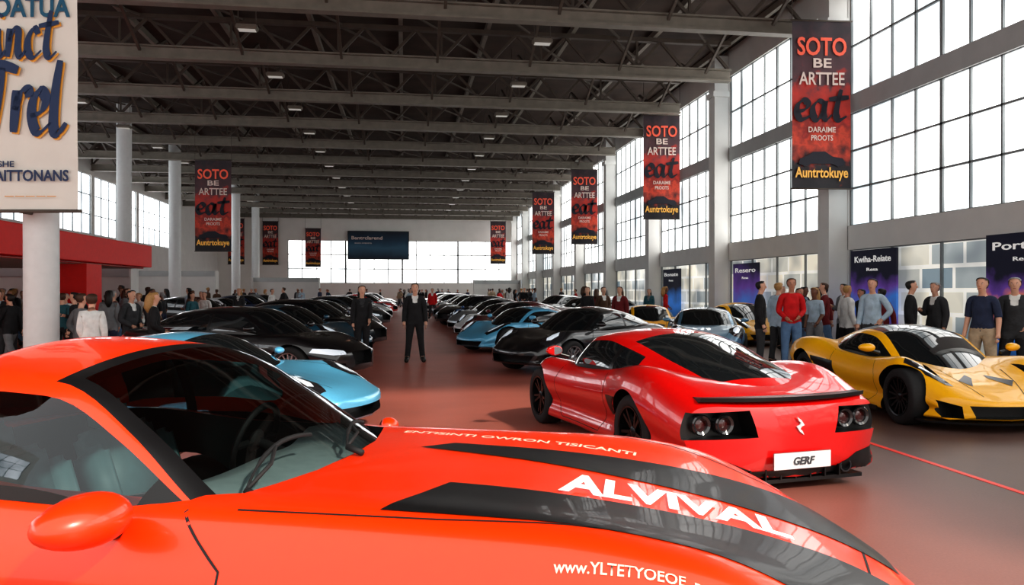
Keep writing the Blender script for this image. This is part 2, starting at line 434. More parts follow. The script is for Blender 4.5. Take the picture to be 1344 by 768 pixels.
SPECS['super']=dict(
 W=[(-2.25,.92),(-2.05,.96),(-1.25,1.01),(-.5,.91),(.2,.90),(1.3,.96),(1.75,.90),(2.1,.70)],
 T=[(-2.25,.68),(-2.1,.75),(-1.6,.83),(-.7,.84),(.5,.80),(.9,.74),(1.35,.66),(1.8,.54),(2.1,.40)],
 S=[(-2.25,.69),(-2.1,.75),(-1.25,.93),(-.4,.83),(.4,.79),(1.25,.80),(1.7,.67),(2.1,.42)],
 B=[(-2.25,.12),(-2.05,.13),(-1.5,.14),(0,.13),(1.6,.13),(2.1,.18)],bowF=.38,bowR=.22,wf=1.32,wr=-1.18,rw=.335,tuck=.07,
 g=dict(xr=-2.05,xRW=-1.75,xRH=-.5,xS0=-.85,xB=-.45,xH=.28,xS1=.85,xf=1.12,bf=.3,br=.12,
  ZT=[(-2.05,.74),(-1.6,.90),(-1.1,1.04),(-.5,1.17),(-.1,1.2),(.28,1.17),(.7,.98),(1.12,.70)],
  ZC=[(-2.05,.71),(-1.6,.84),(-1.1,.94),(-.5,1.07),(-.1,1.12),(.28,1.10),(.7,.93),(1.12,.69)],
  WC=[(-2.05,.45),(-1.1,.55),(-.4,.60),(.28,.60),(1.12,.70)],WB=[(-2.05,.5),(-1.1,.68),(-.4,.80),(.4,.80),(1.12,.72)],ZB=[(-2.05,.68),(-.5,.79),(.5,.77),(1.12,.66)]),
 mir=(.62,.98,.93),
 cuts=[([(-1.1,.63),(-.42,.66),(-.36,.45),(-1.1,.42)],'x',-3,-2.04),([(.42,.66),(1.1,.63),(1.1,.42),(.36,.45)],'x',-3,-2.04),
       ([(-.6,.33),(.6,.33),(.5,.19),(-.5,.19)],'x',1.9,3)],
 seams=[([(.62,.79),(.75,.6),(.72,.3),(.6,.2),(-.35,.2),(-.55,.45),(-.5,.8)],'left'),([(1.0,.62),(1.5,.55),(1.75,.42)],'top')],
 patches=[('headlight_housing',[(1.18,.72),(1.5,.58),(1.84,.50),(1.86,.64),(1.62,.79),(1.25,.86)],'top',HOUS,.004),('headlight',[(1.35,.70),(1.6,.60),(1.78,.56),(1.76,.60),(1.6,.70),(1.4,.76)],'top',LENS,.008),
          ('lower_bumper',[(-.88,.29),(-.62,.27),(-.40,.18),(.40,.18),(.62,.27),(.88,.29),(.90,.10),(-.90,.10)],'rear',BLACK,.004),
          ('side_intake',[(-.95,.62),(-.62,.60),(-.72,.42),(-.98,.46)],'left',BLACK,.003)],
 extra=super_extra,rim=0)
def hyper_extra(add,T):
    P=[(1.98-.38*(abs(y)/.95)**2.2,y) for y in [-.86+1.72*k/30 for k in range(31)]]; ring=[]; bm=bmesh.new()
    for x,y in P: ring.append([bm.verts.new(q) for q in ((x-.2,y,.10),(x+.10,y,.105),(x+.11,y,.13),(x-.2,y,.135))])
    for a,b in zip(ring,ring[1:]):
        for k in range(4): bm.faces.new([a[k],a[(k+1)%4],b[(k+1)%4],b[k]])
    bm.faces.new(ring[0]); bm.faces.new(ring[-1][::-1]); add('front_splitter',b2m(bm,'front_splitter'),[BLACK])
    for s in (1,-1):
        bm=bmesh.new(); box(bm,-.75,.85,s*.90-.03,s*.90+.03,.10,.16); add('side_skirt',b2m(bm,'side_skirt'),[BLACK])
SPECS['hyper']=dict(
 W=[(-2.2,.80),(-2.0,.92),(-1.25,1.0),(-.5,.90),(.3,.91),(1.3,.98),(1.7,.94),(2.05,.74)],
 T=[(-2.2,.74),(-2.05,.82),(-1.5,.85),(-.7,.84),(.6,.76),(.95,.70),(1.4,.60),(1.8,.48),(2.05,.37)],
 S=[(-2.2,.74),(-2.0,.84),(-1.2,.93),(-.4,.80),(.4,.76),(1.25,.82),(1.65,.70),(2.05,.41)],
 B=[(-2.2,.34),(-2.0,.22),(-1.5,.15),(0,.12),(1.6,.13),(2.05,.15)],bowF=.42,bowR=.2,wf=1.32,wr=-1.3,rw=.345,tuck=.09,
 g=dict(xr=-1.95,xRW=-1.5,xRH=-.5,xS0=-.6,xB=-.35,xH=.22,xS1=.95,xf=1.22,bf=.34,br=.1,
  ZT=[(-1.95,.78),(-1.3,.98),(-.5,1.14),(-.1,1.17),(.22,1.14),(.7,.93),(1.22,.62)],
  ZC=[(-1.95,.76),(-1.3,.88),(-.5,1.03),(-.1,1.08),(.22,1.06),(.7,.87),(1.22,.61)],
  WC=[(-1.95,.3),(-1.1,.42),(-.4,.54),(.22,.56),(1.22,.66)],WB=[(-1.95,.4),(-1.1,.62),(-.4,.78),(.4,.78),(1.22,.68)],ZB=[(-1.95,.74),(-.5,.77),(.5,.73),(1.22,.58)]),
 mir=(.72,.99,.9),
 cuts=[([(-.45,.32),(.45,.32),(.38,.17),(-.38,.17)],'x',1.85,3),([(-.74,.37),(-.52,.31),(-.50,.17),(-.70,.17)],'x',1.73,3),([(.74,.37),(.52,.31),(.50,.17),(.70,.17)],'x',1.73,3),
       ([(-.8,.62),(.8,.62),(.7,.45),(-.7,.45)],'x',-3,-2.05)],
 seams=[([(.70,.74),(.82,.55),(.72,.28),(.6,.2),(-.3,.2),(-.55,.5),(-.5,.78)],'left'),([(1.3,.40),(1.65,.34),(1.95,.25)],'top')],
 patches=[('headlight_housing',[(1.28,.80),(1.50,.62),(1.78,.50),(1.76,.58),(1.54,.78),(1.36,.87)],'top',HOUS,.004),('headlight',[(1.46,.72),(1.62,.62),(1.63,.635),(1.48,.755)],'top',LENS,.008),
          ('hood_vent',[(1.40,.12),(1.50,.10),(1.74,.24),(1.62,.34)],'top',BLACK,.004),
          ('side_intake',[(-1.0,.66),(-.45,.62),(-.35,.30),(-.62,.34),(-.95,.5)],'left',BLACK,.003),('tail_lamp',[(.45,.70),(.85,.68),(.82,.64),(.45,.66)],'rear',TAIL,.004)],
 extra=hyper_extra,rim=1)
SPECS['coupe']=dict(
 W=[(-2.2,.76),(-2.0,.88),(-1.25,.95),(-.5,.90),(.3,.88),(1.25,.92),(1.8,.86),(2.2,.66)],
 T=[(-2.2,.72),(-2.0,.84),(-1.5,.90),(-.7,.88),(.5,.86),(.9,.84),(1.4,.76),(1.9,.64),(2.2,.50)],
 S=[(-2.2,.72),(-2.0,.82),(-1.2,.93),(-.4,.87),(.4,.86),(1.3,.86),(1.8,.72),(2.2,.50)],
 B=[(-2.2,.34),(-2.0,.24),(-1.5,.18),(0,.16),(1.7,.17),(2.2,.22)],bowF=.36,bowR=.26,wf=1.3,wr=-1.2,rw=.335,tuck=.05,
 g=dict(xr=-1.95,xRW=-1.6,xRH=-.7,xS0=-1.2,xB=-.4,xH=.15,xS1=.75,xf=.98,bf=.24,br=.1,
  ZT=[(-1.95,.84),(-1.4,1.06),(-.8,1.23),(-.2,1.30),(.15,1.27),(.55,1.08),(.98,.81)],
  ZC=[(-1.95,.82),(-1.4,.98),(-.8,1.13),(-.2,1.21),(.15,1.19),(.55,1.03),(.98,.80)],
  WC=[(-1.95,.45),(-1.1,.54),(-.4,.58),(.15,.59),(.98,.70)],WB=[(-1.95,.55),(-1.1,.72),(-.4,.79),(.4,.79),(.98,.72)],ZB=[(-1.95,.80),(-.5,.86),(.5,.84),(.98,.78)]),
 mir=(.55,.96,.97),
 cuts=[([(-.6,.40),(.6,.40),(.5,.25),(-.5,.25)],'x',1.95,3),([(-.80,.42),(-.66,.40),(-.64,.26),(-.78,.28)],'x',1.78,3),([(.80,.42),(.66,.40),(.64,.26),(.78,.28)],'x',1.78,3),([(-.5,.34),(.5,.34),(.45,.2),(-.45,.2)],'x',-3,-2.05)],
 seams=[([(.62,.84),(.78,.6),(.7,.3),(.6,.22),(-.35,.22),(-.5,.45),(-.45,.86)],'left'),([(.95,.6),(1.5,.56),(1.9,.42)],'top')],
 patches=[('headlight_housing',[(1.28,.68),(1.48,.52),(1.74,.48),(1.90,.58),(1.84,.76),(1.55,.84),(1.36,.80)],'top',HOUS,.004),('headlight',[(1.45,.68),(1.56,.60),(1.70,.58),(1.78,.64),(1.72,.71),(1.56,.75)],'top',LENS,.008),
          ('tail_lamp',[(.05,.70),(.82,.69),(.80,.63),(.05,.66)],'rear',TAIL,.004)],rimmat=RIMS,rim=0)
SPECS['sedan']=dict(
 W=[(-2.45,.74),(-2.2,.86),(-1.4,.92),(-.5,.91),(.3,.91),(1.4,.92),(2.0,.86),(2.45,.66)],
 T=[(-2.45,.84),(-2.3,.98),(-1.8,1.0),(-.7,.94),(.6,.92),(1.1,.92),(1.6,.86),(2.1,.76),(2.45,.60)],
 S=[(-2.45,.82),(-2.25,.94),(-1.4,.97),(-.4,.93),(.4,.91),(1.4,.90),(2.0,.78),(2.45,.58)],
 B=[(-2.45,.38),(-2.2,.26),(-1.5,.19),(0,.18),(1.8,.18),(2.45,.24)],bowF=.34,bowR=.24,wf=1.5,wr=-1.4,rw=.35,tuck=.05,
 g=dict(xr=-2.15,xRW=-1.9,xRH=-1.1,xS0=-1.55,xB=-.2,xH=.3,xS1=.95,xf=1.25,bf=.26,br=.14,
  ZT=[(-2.15,.96),(-1.6,1.16),(-1.1,1.33),(-.3,1.40),(.3,1.37),(.75,1.17),(1.25,.88)],
  ZC=[(-2.15,.94),(-1.6,1.09),(-1.1,1.24),(-.3,1.32),(.3,1.29),(.75,1.12),(1.25,.87)],
  WC=[(-2.15,.52),(-1.1,.58),(-.4,.60),(.3,.60),(1.25,.70)],WB=[(-2.15,.62),(-1.1,.78),(-.4,.81),(.4,.80),(1.25,.74)],ZB=[(-2.15,.93),(-.5,.92),(.5,.90),(1.25,.84)]),
 mir=(.75,.98,1.02),
 cuts=[([(-.36,.60),(.36,.60),(.30,.36),(-.30,.36)],'x',2.28,3),([(-.78,.40),(-.5,.40),(-.46,.26),(-.74,.26)],'x',2.0,3),([(.78,.40),(.5,.40),(.46,.26),(.74,.26)],'x',2.0,3)],
 seams=[([(.8,.9),(.95,.6),(.85,.3),(-.2,.28),(-.2,.92)],'left'),([(-.2,.92),(-.2,.28),(-.95,.28),(-1.15,.6),(-1.2,.94)],'left'),([(1.15,.6),(1.8,.56),(2.2,.4)],'top')],
 patches=[('headlight',[(.46,.62),(.66,.66),(.80,.67),(.84,.60),(.66,.55),(.48,.56)],'front',LENS,.005),
          ('tail_lamp',[(.35,.84),(.80,.84),(.80,.74),(.40,.76)],'rear',TAIL,.004)],rimmat=RIMS,rim=1)
# ---- the grand tourer closest to the visitor
SEATM=mat('seat_leather',srgb(90,128,132),rough=.5,noise=.08,nscale=20)
DASHM=mat('dash_leather',srgb(175,185,186),rough=.5,noise=.08,nscale=20)
def hero_extra(add,T):
    def strip(xa,a0,a1,xb,b0,b1,off,name='stripe'):
        bm=bmesh.new(); nx,ny=60,14; R=[]
        for i in range(nx+1):
            t=i/nx; x=xa+(xb-xa)*t; lo=a0+(b0-a0)*t; hi=a1+(b1-a1)*t
            R.append([bm.verts.new((x+.12*(j/ny)*(1-t),lo+(hi-lo)*j/ny,0)) for j in range(ny+1)])
        for i in range(nx):
            for j in range(ny): bm.faces.new([R[i][j],R[i+1][j],R[i+1][j+1],R[i][j+1]])
        return drape(bm,'top',T,off,name)
    SB=mat('stripe_black',(.008,.008,.009),rough=.42,coat=.12,noise=.15,nscale=14)
    add('stripe',strip(.38,-.74,-.34,2.12,-.74,-.26,.003),[SB],label='broad black stripe decal')
    add('stripe',strip(.20,.20,.34,2.14,-.04,.46,.003),[SB],label='widening black stripe decal')
    add('lettering',text_drape('ALVIVAL',.90,-.28,.84,.27,'top',T,.008,bold=.055,h2=.18,rot=.05),[WHITE],label='white capital lettering')
    WL=mat('cream_lettering',srgb(255,225,200),rough=.4)
    add('lettering',text_drape('www.YLTETYOEOE. pec',.98,-.91,.46,.018,'top',T,.004,bold=.02),[WL],label='small cream web address lettering')
    add('lettering',text_drape('ENTISINTI OWRON TISICANTI',.0,.52,1.15,.05,'top',T,.004,bold=.03,rot=-.05),[WL],label='small cream lettering')
    bm=bmesh.new(); prof=[(-.62,.60),(-.60,.80),(-.52,.90),(-.35,.93),(-.12,.90),(.0,.84),(.0,.60)]
    ys=[-.72+1.44*k/20 for k in range(21)]; R=[]
    for y in ys: R.append([bm.verts.new((x+.05*math.cos(y*4)-.28*(abs(y)/.8)**2*(1 if x>-.3 else .2),y,z+.012*math.cos(y*8))) for x,z in prof])
    for a,b in zip(R,R[1:]):
        for k in range(len(prof)-1): bm.faces.new([a[k],a[k+1],b[k+1],b[k]])
    add('dashboard',b2m(bm,'dashboard',smooth=True,angle=60),[DASHM])
    for y in (.36,-.36):
        bm=bmesh.new()
        def cushion(c,s,rx):
            M=Matrix.Translation(c)@Matrix.Rotation(rx,4,'Y')@Matrix.Diagonal((*s,1))
            r=bmesh.ops.create_cube(bm,size=1,matrix=M)
        cushion((-1.05,y,.42),(.52,.50,.16),-.12); cushion((-1.45,y,.68),(.14,.48,.56),-.34); cushion((-1.57,y,1.0),(.09,.26,.15),-.25)
        for s in (-.24,.24): cushion((-1.40,y+s,.66),(.20,.09,.46),-.34)
        bmesh.ops.bevel(bm,geom=bm.edges[:],offset=.035,segments=3,affect='EDGES')
        add('seat',b2m(bm,'seat',smooth=True),[SEATM])
    bm=bmesh.new(); prof=[(.185+.016*math.cos(a),.016*math.sin(a)) for a in [2*math.pi*k/8 for k in range(9)]]
    lathe(bm,prof,36)
    for a in (0,math.pi,math.pi*1.5): beam(bm,(0,0,0),(.18*math.cos(a),0,.18*math.sin(a)),.035,.015)
    ellipsoid(bm,(0,0,0),(.06,.025,.06)); tube(bm,[(0,.02,0),(0,.3,0)],.025)
    add('steering_wheel',b2m(bm,'steering_wheel',smooth=True,angle=50),[MATTE],loc=(-.72,.36,.90),rot=(math.radians(-18),0,math.radians(-90)))
    for pts in ([(-.18,-.62),(-.13,-.38),(-.10,-.12)],[(-.06,-.02),(-.06,.22),(-.12,.48)]):
        Q=[]
        for t in range(13):
            u=t/12*2; i=min(int(u),1); f=u-i; x=pts[i][0]*(1-f)+pts[i+1][0]*f-.10*math.sin(t/12*2.2); y=pts[i][1]*(1-f)+pts[i+1][1]*f
            h,_,_,_=T.ray_cast(Vector((x,y,3)),Vector((0,0,-1))); z=h.z if h else 1
            Q.append((x,y,z+.022))
        bm=bmesh.new(); tube(bm,Q,[.006]*4+[.010]*9,6); tube(bm,[Q[0],(Q[0][0]+.08,Q[0][1]-.02,Q[0][2]-.02)],.014,6)
        tube(bm,[Q[0],((Q[0][0]+Q[7][0])/2+.04,(Q[0][1]+Q[7][1])/2,(Q[0][2]+Q[7][2])/2+.015),Q[7]],.008,6)
        add('wiper',b2m(bm,'wiper',smooth=True),[MATTE])
SPECS['gt']=dict(
 W=[(-2.35,.78),(-2.1,.90),(-1.5,.98),(-.8,.94),(0,.93),(.8,.95),(1.4,.98),(1.85,.95),(2.25,.76)],
 T=[(-2.35,.90),(-1.8,1.0),(-1.2,.96),(-.3,.93),(0,.94),(.6,.92),(1.2,.86),(1.8,.74),(2.1,.62),(2.25,.50)],
 S=[(-2.35,.88),(-1.6,.98),(-.9,.93),(0,.93),(.9,.925),(1.4,.875),(1.85,.755),(2.25,.49)],
 B=[(-2.35,.35),(-2.1,.2),(0,.15),(1.8,.17),(2.25,.24)],bowF=.40,bowR=.24,wf=1.35,wr=-1.35,rw=.345,tuck=.04,trf=.82,
 g=dict(xr=-2.35,xRW=-2.15,xRH=-1.72,xS0=-1.9,xB=-1.35,xH=-.92,xS1=-.22,xf=.10,bf=.30,br=.1,frit=True,
  ZT=[(-2.35,.90),(-2.0,1.15),(-1.7,1.34),(-1.35,1.43),(-.92,1.40),(-.5,1.20),(.10,.86)],
  ZC=[(-2.35,.88),(-2.0,1.07),(-1.7,1.23),(-1.35,1.32),(-.92,1.305),(-.5,1.14),(.10,.85)],
  WC=[(-2.35,.5),(-1.5,.60),(-.92,.63),(.10,.78)],WB=[(-2.35,.6),(-1.6,.78),(-.9,.84),(.10,.82)],ZB=[(-2.35,.87),(-.9,.91),(.10,.84)]),
 mir=(-.50,1.03,.92),ms=1.3,mirL=(-.26,.98,.885),msL=.7,glass=CGLASS,
 cuts=[([(-1.75,-.70),(-.42,-.76),(-.16,-.66),(-.06,-.3),(-.04,.0),(-.06,.3),(-.16,.66),(-.42,.76),(-1.75,.70)],'z',.32,1.6),([(-.6,.42),(.6,.42),(.5,.27),(-.5,.27)],'x',1.95,3)],
 seams=[([(-.28,.91),(-.10,.75),(-.12,.4),(-.2,.25),(-1.1,.25),(-1.3,.5),(-1.35,.93)],'left'),([(-.1,.80),(.6,.78),(1.3,.72),(1.8,.55),(1.98,.3),(2.02,0)],'top')],
 patches=[('headlight_housing',[(.48,.60),(.78,.64),(.86,.56),(.80,.48),(.52,.50)],'front',HOUS,.004),('headlight',[(.54,.58),(.76,.61),(.80,.56),(.56,.54)],'front',LENS,.008)],extra=hero_extra,rim=0)
# ------------------------------------------------------------------ paints
RED=paint('red',srgb(212,8,6),.05); ORANGE=paint('orange_red',srgb(252,58,3),.0,.3,.6); YEL=paint('yellow',srgb(255,184,5),.0,.4,.45)
PBLK=paint('black',(.008,.008,.01),.2); LBLU=paint('light_blue',srgb(100,185,225)); SBLU=paint('steel_blue',srgb(95,140,170),.4)
DBLU=paint('dark_blue',srgb(20,40,75)); TEAL=paint('teal',srgb(30,85,110)); SILV=paint('silver',srgb(165,170,175),.6)
MARO=paint('maroon',srgb(95,15,22)); WHT=paint('white',srgb(225,228,230),0); GREY=paint('grey',srgb(80,85,90),.5); MBLU=paint('mid_blue',srgb(40,95,150))
x,y=hall(-.65,3.3); hero,_=spawn('gt',x,y,ang_of(.978,-.208),ORANGE,'orange-red grand tourer with black hood stripes and white lettering')
x,y=hall(1.64,8.45); spawn('super',x,y,ang_of(-.3,.954),RED,'glossy red mid-engine sports car with twin round tail lamps',s=1.03)
x,y=hall(5.6,10.75); spawn('hyper',x,y,ang_of(.05,-1),YEL,'yellow-orange supercar with black roof and hood vents',roof=PBLK)
x,y=hall(-3.8,9.25); spawn('coupe',x,y,ang_of(1,-.18),LBLU,'light blue low sports car parked beside the orange coupe',zs=.88)
x,y=hall(-5.0,14.4); spawn('sedan',x,y,ang_of(.95,-.3),PBLK,'black four-door saloon with silver wheels',zs=.96)
x,y=hall(1.55,16.3); spawn('coupe',x,y,ang_of(-.74,-.67),PBLK,'black rounded sports coupe facing the aisle')
x,y=hall(.45,21.3); spawn('super',x,y,ang_of(-.8,-.6),LBLU,'pale blue sports car facing the aisle')
x,y=hall(5.0,19.8); spawn('coupe',x,y,ang_of(-.2,-.98),SBLU,'steel blue coupe parked near visitors',zs=.93)
x,y=hall(4.55,25.4); spawn('hyper',x,y,ang_of(-.05,-1),YEL,'yellow sports car parked near the windows')
x,y=hall(7.3,24.4); spawn('super',x,y,ang_of(.14,-.99),YEL,'yellow low coupe parked near the windows',zs=1.05)
NAMES={'dark blue':DBLU,'black':PBLK,'teal':TEAL,'silver':SILV,'maroon':MARO,'white':WHT,'grey':GREY,'mid blue':MBLU,'red':RED,'light blue':LBLU,'steel blue':SBLU}
lc=['teal','black','dark blue','silver','red','grey','black','white','teal','dark blue','silver','red','black','grey','white','dark blue','silver','black','teal']
kk=['coupe','sedan','super','coupe','hyper','sedan']
for i in range(18):
    yy=19.4+3.05*i; c=lc[i]; k=kk[i%6]
    spawn(k,-2.85+random.uniform(-.1,.1),yy,math.radians(-24+random.uniform(-3,3)),NAMES[c],'%s %s in a row along the aisle'%(c,{'coupe':'rounded coupe','sedan':'four-door saloon','super':'sports car','hyper':'low supercar'}[k]),'cars lined up along the aisle',detail=yy<30)
rc=['maroon','white','silver','mid blue','black','light blue','grey','dark blue','silver','maroon','white','black','mid blue','grey','silver','red','black']
for i in range(17):
    yy=24.2+3.05*i; c=rc[i]; k=kk[(i+1)%6] if i else 'coupe'
    spawn(k,3.7+random.uniform(-.1,.1),yy,math.radians(180+38+random.uniform(-3,3)),NAMES[c],'%s %s in a row along the aisle'%(c,{'coupe':'rounded coupe','sedan':'four-door saloon','super':'sports car','hyper':'low supercar'}[k]),'cars lined up along the aisle',detail=yy<30)
for (xx,yy,c,k) in [(8.6,32.5,'white','sedan'),(8.8,37,'silver','coupe'),(8.7,42,'white','sedan'),(-8.6,33,'black','sedan'),(-8.6,38,'white','coupe'),(-8.6,43,'dark blue','sedan'),(-8.6,48,'silver','sedan')]:
    spawn(k,xx,yy,math.radians(-24 if xx<0 else 218),NAMES[c],'%s %s parked behind the aisle row'%(c,'saloon' if k=='sedan' else 'coupe'),'cars in the second rows',detail=False)
# ------------------------------------------------------------------ people
def seg_d(p,a,b):
    ab=b-a; t=max(0,min(1,(p-a).dot(ab)/max(ab.length_squared,1e-9))); return (p-(a+ab*t)).length,t
def make_human(pose):
    fem=pose.get('fem',False); shw=.145 if fem else .168; k=1.12
    J={'pel':((0,0,.96),.135*k),'wai':((0,0,1.10),(.10 if fem else .122)*k),'che':((0,.0,1.27),(.12 if fem else .138)*k),'uch':((0,0,1.385),.098*k),
       'nk0':((0,-.002,1.465),.052*k),'nk1':((0,.004,1.515),.042*k),'hd0':((0,.034,1.570),.056*k),'hd1':((0,.022,1.640),.086*k),'hd2':((0,.002,1.700),.090*k),'hd3':((0,-.005,1.742),.062*k)}
    E=[('pel','wai','torso'),('wai','che','torso'),('che','uch','torso'),('uch','nk0','torso'),('nk0','nk1','neck'),('nk1','hd0','neck'),('hd0','hd1','head'),('hd1','hd2','head'),('hd2','hd3','head')]
    for s,n in ((-1,'L'),(1,'R')):
        el,wr=pose['arm'+n]; kn,an=pose['leg'+n]
        J['sh'+n]=((s*shw,0,1.415),.052*k); J['el'+n]=((s*(shw+el[0]),el[1],el[2]),.041*k); J['wr'+n]=((s*(shw+wr[0]),wr[1],wr[2]),.028*k)
        a=Vector(J['el'+n][0]); b=Vector(J['wr'+n][0]); d=(b-a).normalized(); J['pa'+n]=(tuple(b+d*.075),.034*k)
        J['hi'+n]=((s*.095,0,.90),.092*k); J['kn'+n]=((s*kn[0],kn[1],kn[2]),.058*k); J['an'+n]=((s*an[0],an[1],an[2]),.042*k)
        J['to'+n]=((s*(an[0]+.025),an[1]+.17,max(.035,an[2]-.06)),.036*k); J['he'+n]=((s*an[0],an[1]-.04,max(.04,an[2]-.05)),.038*k)
        E+=[('uch','sh'+n,'torso'),('sh'+n,'el'+n,'uarm'),('el'+n,'wr'+n,'farm'),('wr'+n,'pa'+n,'hand'),('pel','hi'+n,'hips'),('hi'+n,'kn'+n,'leg'),('kn'+n,'an'+n,'leg'),('an'+n,'to'+n,'foot'),('an'+n,'he'+n,'foot')]
    names=list(J); me=bpy.data.meshes.new('h'); me.from_pydata([J[n][0] for n in names],[(names.index(a),names.index(b)) for a,b,_ in E],[])
    o=bpy.data.objects.new('h',me); link(o); o.modifiers.new('s','SKIN'); sk=me.skin_vertices[0].data
    for i,n in enumerate(names): sk[i].radius=(J[n][1],J[n][1]); sk[i].use_root=(i==0)
    sb=o.modifiers.new('u','SUBSURF'); sb.levels=2
    bpy.context.view_layer.update(); dg=bpy.context.evaluated_depsgraph_get(); m2=bpy.data.meshes.new_from_object(o.evaluated_get(dg)); bpy.data.objects.remove(o)
    segs=[(Vector(J[a][0]),Vector(J[b][0]),J[a][1],J[b][1],l) for a,b,l in E]
    def lab(p):
        best=None
        for a,b,ra,rb,l in segs:
            d,t=seg_d(p,a,b); d=d/(ra+(rb-ra)*t)
            if best is None or d<best[0]: best=(d,l,t)
        return best
    bm=bmesh.new(); bm.from_mesh(m2); bm.verts.ensure_lookup_table()
    for v in bm.verts:
        l=lab(v.co)[1]
        if l in('torso','hips'): v.co.y*=.70
        if l in('head',): v.co.x*=.86
    fl=[]
    for f in bm.faces:
        c=f.calc_center_median(); l,t=lab(c)[1:]
        f.smooth=True; fl.append((l,t,c))
    bmesh.ops.recalc_face_normals(bm,faces=bm.faces)
    bm.normal_update()
    def extract(cond,off,name,one=True):
        keep={i for i,(l,t,c) in enumerate(fl) if cond(l,t,c)}; b2=bm.copy(); b2.faces.ensure_lookup_table(); b2.normal_update()
        nv=[v.normal.copy() for v in b2.verts]
        for v,n in zip(b2.verts,nv): v.co+=n*off
        bmesh.ops.delete(b2,geom=[f for i,f in enumerate(b2.faces) if i not in keep],context='FACES')
        if one:
            left=set(b2.faces); comps=[]
            while left:
                st_=[left.pop()]; comp=list(st_)
                while st_:
                    f=st_.pop()
                    for e in f.edges:
                        for g in e.link_faces:
                            if g in left: left.remove(g); st_.append(g); comp.append(g)
                comps.append(comp)
            comps.sort(key=len,reverse=True)
            bad=[f for c in comps[1:] for f in c]
            if bad: bmesh.ops.delete(b2,geom=bad,context='FACES')
            loose=[v for v in b2.verts if not v.link_faces]
            if loose: bmesh.ops.delete(b2,geom=loose,context='VERTS')
        for _ in range(2): bmesh.ops.smooth_vert(b2,verts=[v for v in b2.verts if v.is_boundary],factor=.5,use_axis_x=True,use_axis_y=True,use_axis_z=True)
        q=bpy.data.meshes.new(name); b2.to_mesh(q); b2.free(); q.shade_smooth(); return q
    lo=pose.get('hem',.90)
    out={}
    out['top']=extract(lambda l,t,c:(l=='torso' and c.z<1.475) or l in('uarm','farm') or (l in('hips','leg') and c.z>lo),.013,'top')
    out['tee']=extract(lambda l,t,c:(l=='torso' and c.z<1.465) or l=='uarm' or (l in('hips',) and c.z>.93),.012,'tee')
    out['coat']=extract(lambda l,t,c:(l=='torso' and c.z<1.485 and not (c.y>.0 and abs(c.x)<(c.z-1.24)*.30)) or l in('uarm','farm') or (l in('hips','leg') and c.z>.80),.022,'coat')
    out['under']=extract(lambda l,t,c:(l=='torso' and 1.18<c.z<1.49 and c.y>-.03 and abs(c.x)<.10),.012,'under')
    out['trousers']=extract(lambda l,t,c:l in('hips','leg') or (l=='torso' and c.z<1.0),.012,'trousers')
    for s,n in ((-1,'L'),(1,'R')): out['shoe'+n]=extract(lambda l,t,c,s=s:l=='foot' and c.x*s>0,.012,'shoe')
    T=BVHTree.FromBMesh(bm)
    out['hair']=extract(lambda l,t,c:l in('head','neck') and ((c.z>1.695 and (c.y<.06 or c.z>1.725)) or (c.y<.010 and c.z>1.585)) ,.014,'hair')
    hb=bmesh.new(); tube(hb,[(0,-.04,1.74),(0,-.065,1.66),(0,-.085,1.56),(0,-.095,1.46),(0,-.085,1.36)],[.04,.080,.085,.08,.03],12)
    q=bpy.data.meshes.new('hair_length'); hb.to_mesh(q); hb.free(); q.shade_smooth(); out['long']=q
    def front(z,x=0):
        h,_,_,_=T.ray_cast(Vector((x,1,z)),Vector((0,-1,0))); return h.y if h else .1
    hz=1.655
    ellipsoid(bm,(0,front(hz-.03)+.004,hz-.022),(.013,.018,.026),0,8,6)
    for s in (-1,1):
        ellipsoid(bm,(s*.030,front(hz,s*.030)-.004,hz),(.012,.007,.006),1,8,6); ellipsoid(bm,(s*.030,front(hz,s*.030)+.001,hz),(.006,.004,.006),2,6,5)
        ellipsoid(bm,(s*.031,front(hz+.022,s*.031)-.001,hz+.022),(.018,.004,.004),2,6,5)
        h,_,_,_=T.ray_cast(Vector((s*1,.005,hz-.01)),Vector((-s,0,0))); ex=h.x if h else s*.08
        ellipsoid(bm,(ex,.0,hz-.01),(.010,.017,.030),0,8,6)
    ellipsoid(bm,(0,front(hz-.07)-.002,hz-.07),(.022,.005,.006),3,8,6)
    for s,n in ((-1,'L'),(1,'R')):
        w=Vector(J['wr'+n][0]); p=Vector(J['pa'+n][0]); d=(p-w).normalized()
        side=Vector((0,1,0)); side=(side-d*side.dot(d)).normalized() if abs(d.y)<.9 else Vector((0,0,1)); inn=Vector((-s,0,0)); inn=(inn-d*inn.dot(d)-side*inn.dot(side)).normalized()
        for q_,ln in enumerate((.030,.036,.034,.028)):
            b0=p+side*(q_-1.5)*.019*-1+d*.015; b1=b0+d*ln+inn*.008; b2_=b1+d*ln*.7+inn*.018
            tube(bm,[b0,b1,b2_],[.0095,.009,.007],6,0)
        b0=w+d*.025+side*.02; tube(bm,[b0,b0+side*.028+d*.022,b0+side*.034+d*.055+inn*.01],[.012,.010,.008],6,0)
    m2=bpy.data.meshes.new('person_body'); bm.to_mesh(m2); bm.free(); m2.shade_smooth(); out['body']=m2
    return out
st=(.11,.0,.50),(.12,-.02,.09)
